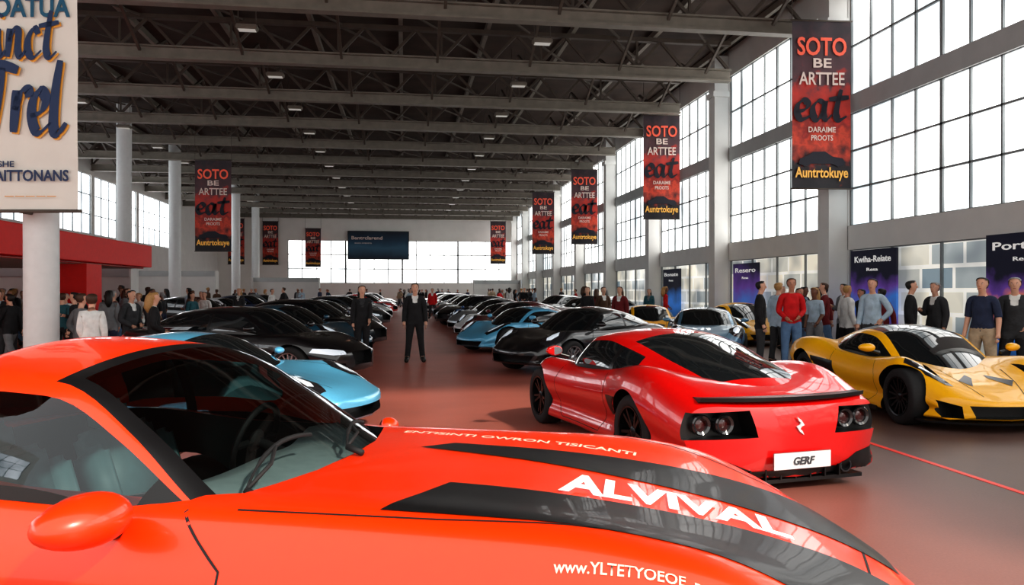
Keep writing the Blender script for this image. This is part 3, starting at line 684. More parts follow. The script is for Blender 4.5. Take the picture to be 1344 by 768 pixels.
POSES=[
 dict(armL=((.05,-.03,1.13),(.07,.05,.89)),armR=((.05,-.03,1.13),(.07,.05,.89)),legL=((.13,.01,.50),(.17,-.02,.09)),legR=((.13,.01,.50),(.17,-.02,.09))),
 dict(armL=((.06,-.05,1.13),(-.06,.16,1.02)),armR=((.06,-.05,1.13),(-.06,.16,1.00)),legL=st,legR=st),
 dict(armL=((.05,.10,1.15),(.03,.27,.98)),armR=((.05,-.12,1.15),(.04,-.16,.90)),legL=((.10,-.08,.52),(.11,-.34,.15)),legR=((.10,.16,.52),(.11,.25,.09))),
 dict(armL=((.04,-.03,1.13),(.05,.05,.88)),armR=((.05,.02,1.14),(-.03,.24,1.22)),legL=((.11,.01,.50),(.12,-.02,.09)),legR=((.12,.06,.50),(.15,.06,.09))),
 dict(fem=True,armL=((.03,-.02,1.14),(.0,.14,.98)),armR=((.05,-.03,1.14),(.05,.04,.90)),legL=((.09,.01,.50),(.09,-.02,.09)),legR=((.09,.04,.50),(.10,.02,.09))),
 dict(armL=((.13,-.06,1.16),(.00,.02,1.00)),armR=((.04,.0,1.13),(.06,.08,.90)),legL=((.10,.02,.50),(.10,-.01,.09)),legR=((.14,.05,.50),(.20,.05,.09))),
]
HUM=[make_human(p) for p in POSES]
CL={'black':(.012,.012,.014),'charcoal':(.035,.036,.04),'navy':(.02,.03,.07),'red':srgb(200,20,25),'pale blue':srgb(170,190,205),'white':srgb(225,225,222),'denim blue':srgb(95,125,160),
    'grey':srgb(120,122,125),'brown':srgb(85,60,45),'dark red':srgb(110,25,30),'beige':srgb(180,160,135),'teal':srgb(40,90,100)}
def cloth(c): return mat('cloth_'+c.replace(' ','_'),CL[c],rough=.85,noise=.18,nscale=7,bump=.9,bscale=9,bdist=.03)
SK=[mat('skin_%d'%i,c,rough=.5,noise=.06,nscale=10) for i,c in enumerate([srgb(215,165,140),srgb(190,135,110),srgb(120,80,60)])]
HR={'dark':mat('hair_dark',(.012,.01,.009),.6,noise=.3,nscale=60),'brown':mat('hair_brown',srgb(70,45,30),.6,noise=.3,nscale=60),'grey':mat('hair_grey',srgb(150,150,150),.6,noise=.2,nscale=60),'blond':mat('hair_blond',srgb(170,130,80),.6,noise=.2,nscale=60)}
EYW=mat('eye_white',(.55,.5,.47),.3); EYD=mat('eye_dark',(.03,.02,.015),.4); LIP=mat('lips',srgb(160,85,80),.5); SHOE=mat('shoe_leather',(.015,.013,.012),.4,noise=.1)
for h in HUM:
    setmats(h['body'],(SK[0],EYW,EYD,LIP))
    for kx in ('top','tee','coat','under','trousers','hair','long','shoeL','shoeR'): setmats(h[kx],[SHOE])
VERB=['standing','hands clasped','walking','hand raised','standing','leaning sideways']
def person(x,y,face,pose=0,top='black',kind='top',tr='charcoal',hair='dark',skin=0,s=1.,where='by cars',group=None,lng=False,under='white'):
    H=HUM[pose]; e=empty('person',(x,y,0),face-math.pi/2); e.scale=(s,s,s)
    garment={'top':'shirt','tee':'t-shirt','coat':'jacket'}[kind]
    tag(e,'person in %s %s, %s trousers, %s %s'%(top,garment,tr,VERB[pose],where),'person',group)
    def ad(n,me,m_):
        o=bpy.data.objects.new(n,me); link(o); o.parent=e; o.material_slots[0].link='OBJECT'; o.material_slots[0].material=m_; return o
    ad('body',H['body'],SK[skin]); hh=ad('hair',H['hair'],HR[hair])
    if lng: ad('hair_length',H['long'],HR[hair])
    ad({'top':'shirt','tee':'shirt','coat':'jacket'}[kind],H[kind],cloth(top)); ad('trousers',H['trousers'],cloth(tr))
    if kind=='coat': ad('undershirt',H['under'],cloth(under))
    ad('shoe',H['shoeL'],SHOE); ad('shoe',H['shoeR'],SHOE)
    return e
def P(lat,d,fl,fd,**k):
    x,y=hall(lat,d); return person(x,y,ang_of(fl,fd),**k)
P(-2.23,17.5,.15,-1,pose=0,top='black',kind='coat',tr='black',s=1.03,where='mid aisle')
P(-3.35,17.0,.35,-1,pose=4,top='black',kind='coat',tr='black',lng=True,s=1.0,where='by saloon',under='charcoal')
P(5.18,15.9,1,-.3,pose=0,top='black',kind='coat',tr='charcoal',s=1.05,where='near supercar',under='charcoal')
P(5.72,15.6,-.2,-1,pose=1,top='red',kind='top',tr='denim blue',hair='brown',s=1.08,skin=1,where='near supercar')
P(7.3,17.8,-1,.3,pose=2,top='dark red',kind='coat',tr='denim blue',hair='brown',s=1.04,where='by windows')
P(8.2,18.8,-1,-.2,pose=3,top='grey',kind='coat',tr='black',s=1.03,where='by windows')
P(7.1,15.0,-.8,-.8,pose=5,top='pale blue',kind='top',tr='charcoal',s=1.07,where='behind supercar')
P(7.85,15.0,1,-.5,pose=0,top='black',kind='coat',tr='black',s=1.05,where='behind supercar')
P(8.45,15.2,-1,-.4,pose=3,top='charcoal',kind='coat',tr='black',hair='grey',s=1.03,where='behind supercar')
P(7.72,12.5,-.8,-.6,pose=0,top='navy',kind='tee',tr='beige',s=1.06,where='beside supercar')
P(8.25,12.5,-.6,-.8,pose=5,top='charcoal',kind='coat',tr='black',hair='grey',s=1.06,where='beside supercar')
P(-4.6,44,0,-1,pose=0,top='red',kind='coat',tr='charcoal',where='beside cars')
P(2.4,24.2,-.3,-1,pose=4,top='black',kind='top',tr='black',lng=True,where='behind coupe')
P(2.95,24.6,.3,-1,pose=1,top='brown',kind='coat',tr='black',where='behind coupe')
P(3.2,22.6,-.6,-1,pose=0,top='dark red',kind='coat',tr='grey',lng=True,hair='brown',where='behind coupe')
P(-6.4,11.6,-.3,1,pose=4,top='white',kind='top',tr='charcoal',hair='brown',s=.91,where='by pillar')
P(-7.3,12.9,.6,1,pose=5,top='grey',kind='top',tr='black',hair='brown',s=.91,where='by pillar')
P(-6.3,13.4,.8,.5,pose=1,top='black',kind='coat',tr='black',hair='blond',lng=True,s=.92,where='by saloon')
P(-8.6,13.8,1,0,pose=3,top='black',kind='tee',tr='charcoal',s=.95,where='under booth')
P(-7.6,15.2,1,-.4,pose=1,top='charcoal',kind='coat',tr='charcoal',s=.94,where='by pillar')
occ=[]
for o in COL.objects:
    if o.parent is None and o.get('category') in('car','person'): occ.append((o.location.x,o.location.y,2.75 if o['category']=='car' else .6))
PART=[(-18,-12,52,2.9),(-12.5,-7,66,2.7),(-18,-9.8,30,2.5),(6.5,11,72,2.6)]
def free(x,y):
    for a,b,r in occ:
        if (a-x)**2+(b-y)**2<r*r: return False
    for a,b,yy,_ in PART:
        if a-.5<x<b+.5 and yy-1.2<y<yy+.6: return False
    return True
tops=['black','black','charcoal','navy','grey','white','dark red','red','brown','pale blue','black','beige','teal','charcoal']
def crowd(n,fx,group,where,k=1.):
    c=0; tries=0
    while c<n and tries<n*60:
        tries+=1; x,y=fx()
        if x is None or not free(x,y): continue
        occ.append((x,y,.65)); c+=1; ps=random.choice([0,1,5,2,3,4,4,5])
        person(x,y,random.uniform(0,6.28),pose=ps,top=random.choice(tops),kind=random.choice(['top','coat','coat','tee']),tr=random.choice(['black','charcoal','denim blue','navy','grey']),
               hair=random.choice(['dark','dark','brown','grey','blond']),skin=random.choice([0,0,1,2]),s=random.uniform(.95,1.05)*k,lng=(ps==4),where=where,group=group,under=random.choice(['white','charcoal','pale blue','grey']))
def left_near():
    d=random.uniform(15.5,26); u=random.uniform(-.68,-.36); x,y=hall(u*d,d); 
    return (x,y) if (x<-6.1) and not (x<-8.4 and 22.8<y<24.8 and x>-10.3) else (None,None)
crowd(44,left_near,'visitors gathered by the red booth','near booth',.94)
crowd(28,lambda:(random.uniform(6.8,10.9),random.uniform(26,70)),'visitors walking by the windows','near windows')
crowd(10,lambda:(random.uniform(8.2,10.9),random.uniform(15.5,24)),'visitors walking by the windows','near windows')
crowd(26,lambda:(random.uniform(-12,-6),random.uniform(27,70)),'visitors behind the rows of cars','behind cars')
crowd(7,lambda:(random.uniform(-.2,1.3),random.uniform(46,76)),'visitors in the aisle','in aisle')
crowd(30,lambda:(random.uniform(-11,10),random.uniform(74.5,80)),'visitors at the end of the hall','by endwall')
# ------------------------------------------------------------------ hall shell
YF=82.; XR=12.; XL=-19.; YB=-6.
def floor_mat():
    m=bpy.data.materials.new('polished_floor'); m.use_nodes=True; nt=m.node_tree; b=nt.nodes['Principled BSDF']
    tc=nt.nodes.new('ShaderNodeTexCoord'); sp=nt.nodes.new('ShaderNodeSeparateXYZ'); nt.links.new(tc.outputs['Object'],sp.inputs[0])
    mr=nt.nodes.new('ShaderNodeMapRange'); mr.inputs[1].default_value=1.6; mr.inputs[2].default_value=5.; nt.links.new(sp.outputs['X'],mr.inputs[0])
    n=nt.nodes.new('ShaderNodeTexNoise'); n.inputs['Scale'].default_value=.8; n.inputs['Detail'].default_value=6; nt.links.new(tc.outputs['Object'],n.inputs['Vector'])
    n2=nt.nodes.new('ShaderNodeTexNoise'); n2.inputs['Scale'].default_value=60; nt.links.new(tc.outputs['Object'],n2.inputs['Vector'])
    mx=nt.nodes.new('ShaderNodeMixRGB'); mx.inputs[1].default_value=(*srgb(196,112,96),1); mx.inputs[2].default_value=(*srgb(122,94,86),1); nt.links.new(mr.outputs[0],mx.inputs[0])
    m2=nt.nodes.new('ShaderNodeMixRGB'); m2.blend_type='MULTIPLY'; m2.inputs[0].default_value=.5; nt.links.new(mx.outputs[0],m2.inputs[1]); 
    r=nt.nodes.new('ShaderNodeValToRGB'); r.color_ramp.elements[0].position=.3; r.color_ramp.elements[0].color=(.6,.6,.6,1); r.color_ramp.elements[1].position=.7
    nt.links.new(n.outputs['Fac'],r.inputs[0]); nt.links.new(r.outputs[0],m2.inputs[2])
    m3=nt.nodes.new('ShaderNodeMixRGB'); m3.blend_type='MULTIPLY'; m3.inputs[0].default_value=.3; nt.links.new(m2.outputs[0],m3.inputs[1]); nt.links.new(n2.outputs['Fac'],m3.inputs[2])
    nt.links.new(m3.outputs[0],b.inputs['Base Color']); b.inputs['Roughness'].default_value=.45
    return m
WALLM=mat('wall_plaster',srgb(216,216,213),.8,noise=.04,nscale=1.5); WALLD=mat('wall_band',srgb(180,184,184),.8,noise=.05,nscale=2)
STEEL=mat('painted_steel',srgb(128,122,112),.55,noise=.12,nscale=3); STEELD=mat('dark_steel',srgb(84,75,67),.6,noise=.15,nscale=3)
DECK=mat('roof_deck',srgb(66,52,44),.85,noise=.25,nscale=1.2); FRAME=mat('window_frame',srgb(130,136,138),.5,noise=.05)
def pane_mat(name,s,tint=(.86,.94,1.),lo=.72):
    m=bpy.data.materials.new(name); m.use_nodes=True; nt=m.node_tree; b=nt.nodes['Principled BSDF']; b.inputs['Base Color'].default_value=(.5,.55,.6,1); b.inputs['Roughness'].default_value=.1
    tc=nt.nodes.new('ShaderNodeTexCoord'); n=nt.nodes.new('ShaderNodeTexNoise'); n.inputs['Scale'].default_value=.35; n.inputs['Detail'].default_value=3; nt.links.new(tc.outputs['Object'],n.inputs['Vector'])
    r=nt.nodes.new('ShaderNodeValToRGB'); r.color_ramp.elements[0].position=.35; r.color_ramp.elements[1].position=.62
    r.color_ramp.elements[0].color=(tint[0]*lo,tint[1]*(lo+.03),tint[2]*(lo+.05),1); r.color_ramp.elements[1].color=(*tint,1); nt.links.new(n.outputs['Fac'],r.inputs[0])
    nt.links.new(r.outputs[0],b.inputs['Emission Color']); b.inputs['Emission Strength'].default_value=s; return m
PANE=pane_mat('daylight_pane',2.9,(1,.985,.95),.24); PANEB=pane_mat('daylight_pane_end',2.4,(1,.99,.96),.45); PANEL_=pane_mat('daylight_pane_side',3.0,(.96,.98,1),.28)
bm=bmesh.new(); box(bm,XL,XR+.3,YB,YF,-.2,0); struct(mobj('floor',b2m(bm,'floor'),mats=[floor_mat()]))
bm=bmesh.new(); box(bm,XL,XR+.3,2,YF,10.6,10.8)
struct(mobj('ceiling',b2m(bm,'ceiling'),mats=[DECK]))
colY=[4.2+7.7*i for i in range(11)]+[81.2]
bm=bmesh.new(); box(bm,XR,XR+.3,YB,YF,2.75,3.4,0); box(bm,XR,XR+.3,YB,YF,6.45,6.95,1); box(bm,XR,XR+.3,YB,YF,9.6,10.6,0); box(bm,XR,XR+.3,YB,YF,0,.25,0)
for yc in colY: box(bm,XR,XR+.3,yc-.3,yc+.3,.25,9.6,0)
struct(mobj('wall_right',b2m(bm,'wall'),mats=[WALLM,WALLD]))
wn=[0]
def window(y0,y1,z0,z1,nx,nz,x,pane,axis='y',fw=.05):
    wn[0]+=1; bm=bmesh.new(); sg=-1 if x<0 and axis=='y' else 1
    def B(a0,a1,c0,c1,t0,t1,mi):
        t0,t1=sorted((sg*t0,sg*t1))
        if axis=='y': box(bm,x+t0,x+t1,a0,a1,c0,c1,mi)
        else: box(bm,a0,a1,x+t0,x+t1,c0,c1,mi)
    B(y0,y1,z0,z1,.12,.14,1)
    for i in range(nx+1):
        a=y0+(y1-y0)*i/nx; w=fw*(1.9 if i%4==0 else .9); B(max(y0,a-w/2),min(y1,a+w/2),z0,z1,.06,.16,0)
    for i in range(nz+1):
        c=z0+(z1-z0)*i/nz; B(y0,y1,max(z0,c-fw/2),min(z1,c+fw/2),.06,.16,0)
    return struct(mobj('window_%d'%wn[0],b2m(bm,'window'),mats=[FRAME,pane]))
def shop_mat():
    m=bpy.data.materials.new('lit_shop_display'); m.use_nodes=True; nt=m.node_tree; b=nt.nodes['Principled BSDF']; b.inputs['Roughness'].default_value=.15
    tc=nt.nodes.new('ShaderNodeTexCoord'); br=nt.nodes.new('ShaderNodeTexBrick')
    sx=nt.nodes.new('ShaderNodeSeparateXYZ'); cx=nt.nodes.new('ShaderNodeCombineXYZ'); nt.links.new(tc.outputs['Object'],sx.inputs[0]); nt.links.new(sx.outputs['Y'],cx.inputs[0]); nt.links.new(sx.outputs['Z'],cx.inputs[1]); nt.links.new(cx.outputs[0],br.inputs['Vector'])
    br.inputs['Scale'].default_value=1.; br.inputs['Brick Width'].default_value=1.1; br.inputs['Row Height'].default_value=.55; br.offset=.3
    br.inputs['Color1'].default_value=(*srgb(228,222,205),1); br.inputs['Color2'].default_value=(*srgb(120,138,150),1); br.inputs['Mortar'].default_value=(*srgb(225,225,220),1); br.inputs['Mortar Size'].default_value=.05
    n=nt.nodes.new('ShaderNodeTexNoise'); n.inputs['Scale'].default_value=.9; n.inputs['Detail'].default_value=1; nt.links.new(cx.outputs[0],n.inputs['Vector'])
    r=nt.nodes.new('ShaderNodeValToRGB'); r.color_ramp.elements[0].color=(.40,.42,.45,1); r.color_ramp.elements[1].color=(1,.97,.92,1); r.color_ramp.elements[0].position=.36; r.color_ramp.elements[1].position=.56; nt.links.new(n.outputs['Fac'],r.inputs[0])
    mx=nt.nodes.new('ShaderNodeMixRGB'); mx.blend_type='MULTIPLY'; mx.inputs[0].default_value=.8; nt.links.new(br.outputs['Color'],mx.inputs[1]); nt.links.new(r.outputs[0],mx.inputs[2])
    nt.links.new(mx.outputs[0],b.inputs['Base Color']); nt.links.new(mx.outputs[0],b.inputs['Emission Color']); b.inputs['Emission Strength'].default_value=.6; return m
SHOP=shop_mat()
edges=[YB]+colY
for a,b_ in zip(edges,edges[1:]):
    if b_-a<2: continue
    nx=8
    window(a+.3,b_-.3,3.4,6.45,nx,3,XR,PANE); window(a+.3,b_-.3,6.95,9.6,nx,2,XR,PANE); window(a+.3,b_-.3,.25,2.75,4,1,XR,SHOP)
for yc in colY[:-1]:
    bm=bmesh.new(); box(bm,XR-.55,XR-.002,yc-.28,yc+.28,0,10.38); box(bm,XR-.62,XR-.001,yc-.34,yc+.34,.0,.25); box(bm,XR-.62,XR-.001,yc-.34,yc+.34,8.85,9.05)
    me=b2m(bm,'column'); o=mobj('column',me,mats=[WALLM]); tag(o,'light grey square column against the window wall','column','columns along the window wall')
bm=bmesh.new(); box(bm,XL-.3,XL,YB,YF,0,5.1,0); box(bm,XL-.3,XL,YB,YF,8.7,10.6,0); box(bm,XL-.3,XL,66,YF,5.1,8.7,0)
for yc in [YB+8*i for i in range(9)]: box(bm,XL-.3,XL,yc,yc+.5,5.1,8.7,0)
struct(mobj('wall_left',b2m(bm,'wall'),mats=[WALLM]))
for i in range(9):
    a=YB+8*i+.5; window(a,a+7.5,5.1,8.7,6,3,XL,PANEL_)
WB_=mat('end_wall_white',srgb(240,240,236),.8,noise=.03,nscale=1.)
bm=bmesh.new(); box(bm,XL,-12.,YF,YF+.3,0,10.6); box(bm,11.7,XR+.3,YF,YF+.3,0,10.6); box(bm,-12.,11.7,YF,YF+.3,6.9,10.6); box(bm,-12.,11.7,YF,YF+.3,0,2.4)
struct(mobj('wall_back',b2m(bm,'wall'),mats=[WB_])); window(-12.,11.7,2.4,6.9,16,3,YF,PANEB,axis='x',fw=.09)
# trusses
tY=[15.7+4.9*i for i in range(14)]
for ti,ty in enumerate(tY):
    e=empty('roof_truss',(0,ty,9.0)); tag(e,'grey steel roof truss spanning the hall','roof truss','roof trusses')
    bm=bmesh.new(); box(bm,XL+.01,XR-.64,-.16,.16,-.03,.03); box(bm,XL+.01,XR-.64,-.025,.025,.0,.34); box(bm,XL+.01,XR-.64,-.16,.16,.34,.39)
    mobj('bottom_chord',b2m(bm,'chord'),e,[STEEL])
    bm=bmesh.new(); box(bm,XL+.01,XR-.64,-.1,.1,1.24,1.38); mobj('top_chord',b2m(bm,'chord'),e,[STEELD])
    bm=bmesh.new(); n=18; w=(XR-.7-XL)/n
    for k in range(n):
        xa=XL+.05+w*k; beam(bm,(xa,0,.36),(xa+w/2,0,1.28),.09); beam(bm,(xa+w/2,0,1.28),(xa+w,0,.36),.09)
        if k%2==0: beam(bm,(xa,0,.36),(xa,0,1.28),.07)
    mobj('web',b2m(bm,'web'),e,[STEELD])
    if ti<13:
        bm=bmesh.new()
        for k in range(10):
            xa=XL+1.5+3.1*k; beam(bm,(xa,.16,.2),(xa,2.45,1.33),.08); beam(bm,(xa,2.45,1.33),(xa,4.74,.2),.08)
            if k<9: beam(bm,(xa,.16,1.3),(xa+3.1,4.74,1.3),.06)
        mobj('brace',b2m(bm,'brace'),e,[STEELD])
for k in range(11):
    xa=XL+1.5+2.9*k; bm=bmesh.new(); box(bm,xa-.07,xa+.07,2,YF-.01,10.385,10.595)
    tag(mobj('purlin',b2m(bm,'purlin'),mats=[STEEL]),'long steel purlin under the roof deck','roof beam','roof purlins')
LAMPM=mat('lamp_glow',(.5,.5,.47),.4,emis=.2,ecol=(1,.96,.88))
for ty in [18.1+4.9*i for i in range(0,12)]:
    for xa in (-12.9,-4.5,4.2):
        e=empty('ceiling_lamp',(xa,ty,9.2)); tag(e,'box-shaped high-bay ceiling lamp','ceiling lamp','high-bay lamps')
        bm=bmesh.new(); box(bm,-.3,.3,-.18,.18,0,.14); bmesh.ops.bevel(bm,geom=bm.edges[:],offset=.03,segments=2,affect='EDGES'); mobj('housing',b2m(bm,'housing'),e,[STEEL])
        bm=bmesh.new(); box(bm,-.24,.24,-.12,.12,-.015,.0); mobj('diffuser',b2m(bm,'diffuser'),e,[LAMPM])
        for q in (-.25,.25):
            bm=bmesh.new(); tube(bm,[(q,0,.14),(q,0,1.39)],.012,6); mobj('rod',b2m(bm,'rod'),e,[STEELD])
def round_col(x,y,r,label):
    bm=bmesh.new(); tube(bm,[(0,0,0),(0,0,.06),(0,0,.12),(0,0,10.38)],[r*1.15,r*1.15,r,r],32)
    tag(mobj('column',b2m(bm,'column',smooth=True,angle=30),mats=[mat('column_white',srgb(215,218,218),.5,noise=.03)],loc=(x,y,0)),label,'column')
for yy in (38,46,62,70): round_col(-13,yy,.33,'white round column rising to the roof')
cx_,cy_=hall(-7.75,12.55); round_col(cx_,cy_,.26,'thick white round column behind the cream banner')
bm=bmesh.new(); box(bm,4.95,5.01,-2,34,.0,.004); tag(mobj('floor_line',b2m(bm,'line'),mats=[mat('red_tape',srgb(235,40,25),.4,emis=.15,noise=.05)]),'thin bright red line taped on the floor','floor marking')
# ------------------------------------------------------------------ banners
def ramp_mat(name,stops,axis='Z',rough=.6,nz=.12,emis=0,scale=1.6):
    m=bpy.data.materials.new(name); m.use_nodes=True; nt=m.node_tree; b=nt.nodes['Principled BSDF']; b.inputs['Roughness'].default_value=rough
    tc=nt.nodes.new('ShaderNodeTexCoord'); sp=nt.nodes.new('ShaderNodeSeparateXYZ'); nt.links.new(tc.outputs['Generated'],sp.inputs[0])
    n=nt.nodes.new('ShaderNodeTexNoise'); n.inputs['Scale'].default_value=scale; n.inputs['Detail'].default_value=6; nt.links.new(tc.outputs['Object'],n.inputs['Vector'])
    ma=nt.nodes.new('ShaderNodeMath'); ma.operation='MULTIPLY_ADD'; ma.inputs[1].default_value=nz*2; ma.inputs[2].default_value=-nz; nt.links.new(n.outputs['Fac'],ma.inputs[0])
    ad=nt.nodes.new('ShaderNodeMath'); nt.links.new(sp.outputs[axis],ad.inputs[0]); nt.links.new(ma.outputs[0],ad.inputs[1])
    r=nt.nodes.new('ShaderNodeValToRGB'); el=r.color_ramp.elements
    while len(el)<len(stops): el.new(.5)
    for e,(p,c) in zip(el,stops): e.position=p; e.color=(*c,1)
    nt.links.new(ad.outputs[0],r.inputs[0]); nt.links.new(r.outputs[0],b.inputs['Base Color'])
    if emis: nt.links.new(r.outputs[0],b.inputs['Emission Color']); b.inputs['Emission Strength'].default_value=emis
    return m
BAN=ramp_mat('banner_print',[(.0,srgb(30,28,34)),(.13,srgb(40,30,36)),(.19,srgb(130,45,36)),(.3,srgb(215,75,50)),(.38,srgb(150,45,40)),(.46,srgb(205,60,48)),(.60,srgb(180,58,52)),(.67,srgb(95,62,68)),(1,srgb(58,50,56))],nz=.28,scale=3.0)
SAL=mat('salmon_ink',srgb(245,105,80),.6,emis=.1); PAL=mat('pale_ink',srgb(235,215,205),.6); INK=mat('dark_ink',srgb(20,18,36),.6); GOLD=mat('gold_ink',srgb(250,190,90),.6,emis=.1); NAVY=mat('navy_ink',srgb(25,50,90),.6); OCH=mat('ochre_ink',srgb(225,160,60),.6); TEALI=mat('teal_ink',srgb(20,88,118),.6)
def cloth_banner(w,h,nm):
    bm=bmesh.new(); nx,nz=10,16; R=[]
    for i in range(nx+1):
        R.append([bm.verts.new((-w/2+w*i/nx,.012*math.sin(i*1.1)+.01*math.sin(j*.9),h*j/nz)) for j in range(nz+1)])
    for i in range(nx):
        for j in range(nz): bm.faces.new([R[i][j],R[i+1][j],R[i+1][j+1],R[i][j+1]])
    me=b2m(bm,nm,smooth=True); return me
# brush-pen alphabet: strokes in letter units
GL={'e':[[(0,.38),(.3,.48),(.42,.72),(.27,.9),(.08,.7),(.04,.35),(.2,.05),(.55,.25)]],
 'a':[[(.40,.80),(.22,.88),(.03,.6),(.05,.2),(.2,.06),(.38,.4),(.45,.88),(.40,.3),(.5,.06),(.68,.28)]],
 't':[[(.32,1.4),(.2,.8),(.14,.3),(.25,.05),(.5,.22)],[(-.1,.95),(.2,1.0),(.58,1.06)]],
 'i':[[(.06,.88),(.02,.4),(.1,.06),(.28,.25)],[(.10,1.2),(.15,1.3)]],
 'n':[[(.08,.88),(.06,.5),(.0,.06)],[(.05,.5),(.22,.86),(.38,.78),(.36,.3),(.45,.06),(.62,.25)]],
 'c':[[(.40,.72),(.26,.9),(.06,.6),(.05,.22),(.22,.05),(.5,.25)]],
 'r':[[(.08,.9),(.05,.5),(.0,.06)],[(.05,.5),(.18,.84),(.38,.92),(.45,.76)]],
 'l':[[(.25,1.5),(.12,.9),(.06,.2),(.18,.03),(.4,.25)]],
 'T':[[(.42,1.35),(.3,.7),(.15,.02)],[(-.15,1.28),(.3,1.42),(.85,1.3)]]}
ADV={'e':.56,'a':.68,'t':.55,'i':.34,'n':.66,'c':.52,'r':.46,'l':.4,'T':.72}
def brush(word,sx,sz,w,nib=40):
    bm=bmesh.new(); x0=0
    for ch in word:
        for st_ in GL[ch]:
            P=cat_rom([(p[0]*sx+x0,p[1]*sz) for p in st_],7); n=len(P); R=[]
            for i,p in enumerate(P):
                d=P[min(i+1,n-1)]-P[max(i-1,0)]; a=math.atan2(d[1],d[0]); ww=w*(.25+.75*abs(math.sin(a-math.radians(nib))))*(.5+.5*math.sin(math.pi*min(1,max(0,(i+1)/(n+1))))**.5)
                nx_,nz_=-math.sin(a)*ww/2,math.cos(a)*ww/2
                R.append((bm.verts.new((p[0]+nx_,0,p[1]+nz_)),bm.verts.new((p[0]-nx_,0,p[1]-nz_))))
            for a,b in zip(R,R[1:]): bm.faces.new([a[0],a[1],b[1],b[0]])
        x0+=ADV[ch]*sx
    return b2m(bm,'brush_lettering')
def put_text(par,body,x,z,h,m_,maxw=None,y=-.04,shear=0,bold=.02,align='CENTER',name='lettering',rot=0):
    t=text_mesh(body,h,shear=shear,bold=bold,align=align)
    if maxw:
        xs=[v.co.x for v in t.vertices]; w=max(xs)-min(xs); t.transform(Matrix.Diagonal((maxw/w,1,1,1)))
    if rot: t.transform(Matrix.Rotation(rot,4,'Z'))
    t.transform(Matrix.Rotation(math.radians(90),4,'X')); return mobj(name,t,par,[m_],loc=(x,y,z))
tcache={}
def rodobj(e,nm,a,b,r):
    bm=bmesh.new(); tube(bm,[a,b],r,6); mobj(nm,b2m(bm,nm),e,[STEELD])
def banner(u,d,z0,h,w=1.6,dx=0):
    x,y=hall((u-672)/1000*d,d); e=empty('banner',(x+dx,y,z0)); e.rotation_euler=(0,0,-TH*.5)
    tag(e,'hanging black and red banner printed with large lettering','banner','hanging event banners')
    if 'c' not in tcache: tcache['c']=cloth_banner(1.6,4.47,'cloth'); tcache['c'].materials.append(BAN)
    s=h/4.47; c=mobj('banner_cloth',tcache['c'],e,None); c.scale=(w/1.6,1,s)
    if 't' not in tcache:
        L=[('SOTO',3.55,.46,SAL,1.35,0,.03,0),('BE',3.22,.24,PAL,.5,0,.03,0),('ARTTEE',2.76,.33,PAL,1.25,0,.02,0),('DARAIME',1.50,.14,PAL,.75,0,.02,0),('PROOTS',1.28,.14,PAL,.6,0,.02,0),('Auntrtokuye',.30,.27,GOLD,1.45,0,.03,0)]
        tcache['t']=[]
        for (b_,z,hh,mm,mw,sh,bo,ro) in L:
            o=put_text(e,b_,0,z*s,hh,mm,mw,shear=sh,bold=bo,rot=ro); o.scale=(w/1.6,1,s); tcache['t'].append((o.data,z,0))
        bt=brush('eat',.80,.60,.21); setmats(bt,[INK]); tcache['t'].append((bt,1.80,-.72)); o=mobj('lettering',bt,e,loc=(-.72*w/1.6,-.045,1.80*s)); o.scale=(w/1.6,1,s)
    else:
        for me,z,xo in tcache['t']:
            o=mobj('lettering',me,e,loc=(xo*w/1.6,-.045,z*s)); o.scale=(w/1.6,1,s)
    if 'car' not in tcache:
        bm=bmesh.new(); (cx,cz,q)=(0,.66,1.5)
        pts=[(-.42,0),(-.40,.09),(-.28,.13),(-.16,.21),(.06,.22),(.2,.13),(.38,.10),(.43,.03),(.40,-.02),(.3,-.05),(.2,0),(-.2,0),(-.3,-.05)]
        prism(bm,[(cx+p[0]*q,cz+p[1]*q) for p in pts],'y',-.035,-.03,0)
        tcache['car']=b2m(bm,'car_silhouette'); setmats(tcache['car'],[INK])
    o=mobj('car_silhouette',tcache['car'],e); o.scale=(w/1.6,1,s)
    rodobj(e,'top_rod',(-w/2-.05,0,h),(w/2+.05,0,h),.025); rodobj(e,'bottom_rod',(-w/2-.03,0,0),(w/2+.03,0,0),.02)
    for q in (-w/2,w/2): rodobj(e,'cable',(q,0,h),(q,0,10.6-z0),.01)
for u,d,z0,h,dx in [(1080,20.3,4.35,4.47,-.05),(874,33,4.72,4.5,-.2),(767,46,4.44,4.5,0),(713,55.5,4.3,4.5,0),(650,79,4.4,4.4,.3),(280,37.5,3.56,4.5,0),(310,75,4.2,4.5,0),(355,79,4.3,4.5,0),(411,79.5,4.1,4.0,0)]: banner(u,d,z0,h,w=1.75 if u in(280,) else 1.6,dx=dx)
CRM=mat('cream_cloth',srgb(222,222,214),.8,noise=.04,nscale=2)
x,y=hall(-7.95,11.95); e=empty('banner',(x,y,2.89),-TH); tag(e,'large cream banner with navy script lettering and ochre shadow','banner')
mobj('banner_cloth',cloth_banner(2.3,4.3,'cloth'),e,[CRM])
R0=1.15
def L(u): return R0-(105-u)*.012
put_text(e,'OATUA',L(-4),5.93-2.89,.30,TEALI,1.20,align='LEFT',bold=.04)
for dx,m_,yy in ((.024,OCH,-.035),(0,NAVY,-.05)):
    mobj('lettering',brush('inct',.46,.54,.13),e,[m_],loc=(L(2)+dx,yy,5.26-2.89-dx))
    mobj('lettering',brush('Trel',.58,.78,.19),e,[m_],loc=(L(-12)+dx,yy,4.07-2.89-dx))
put_text(e,'SHE',L(2),3.58-2.89,.09,NAVY,.25,align='LEFT'); put_text(e,'AITTONANS',L(-2),3.36-2.89,.17,NAVY,1.16,align='LEFT',bold=.03)
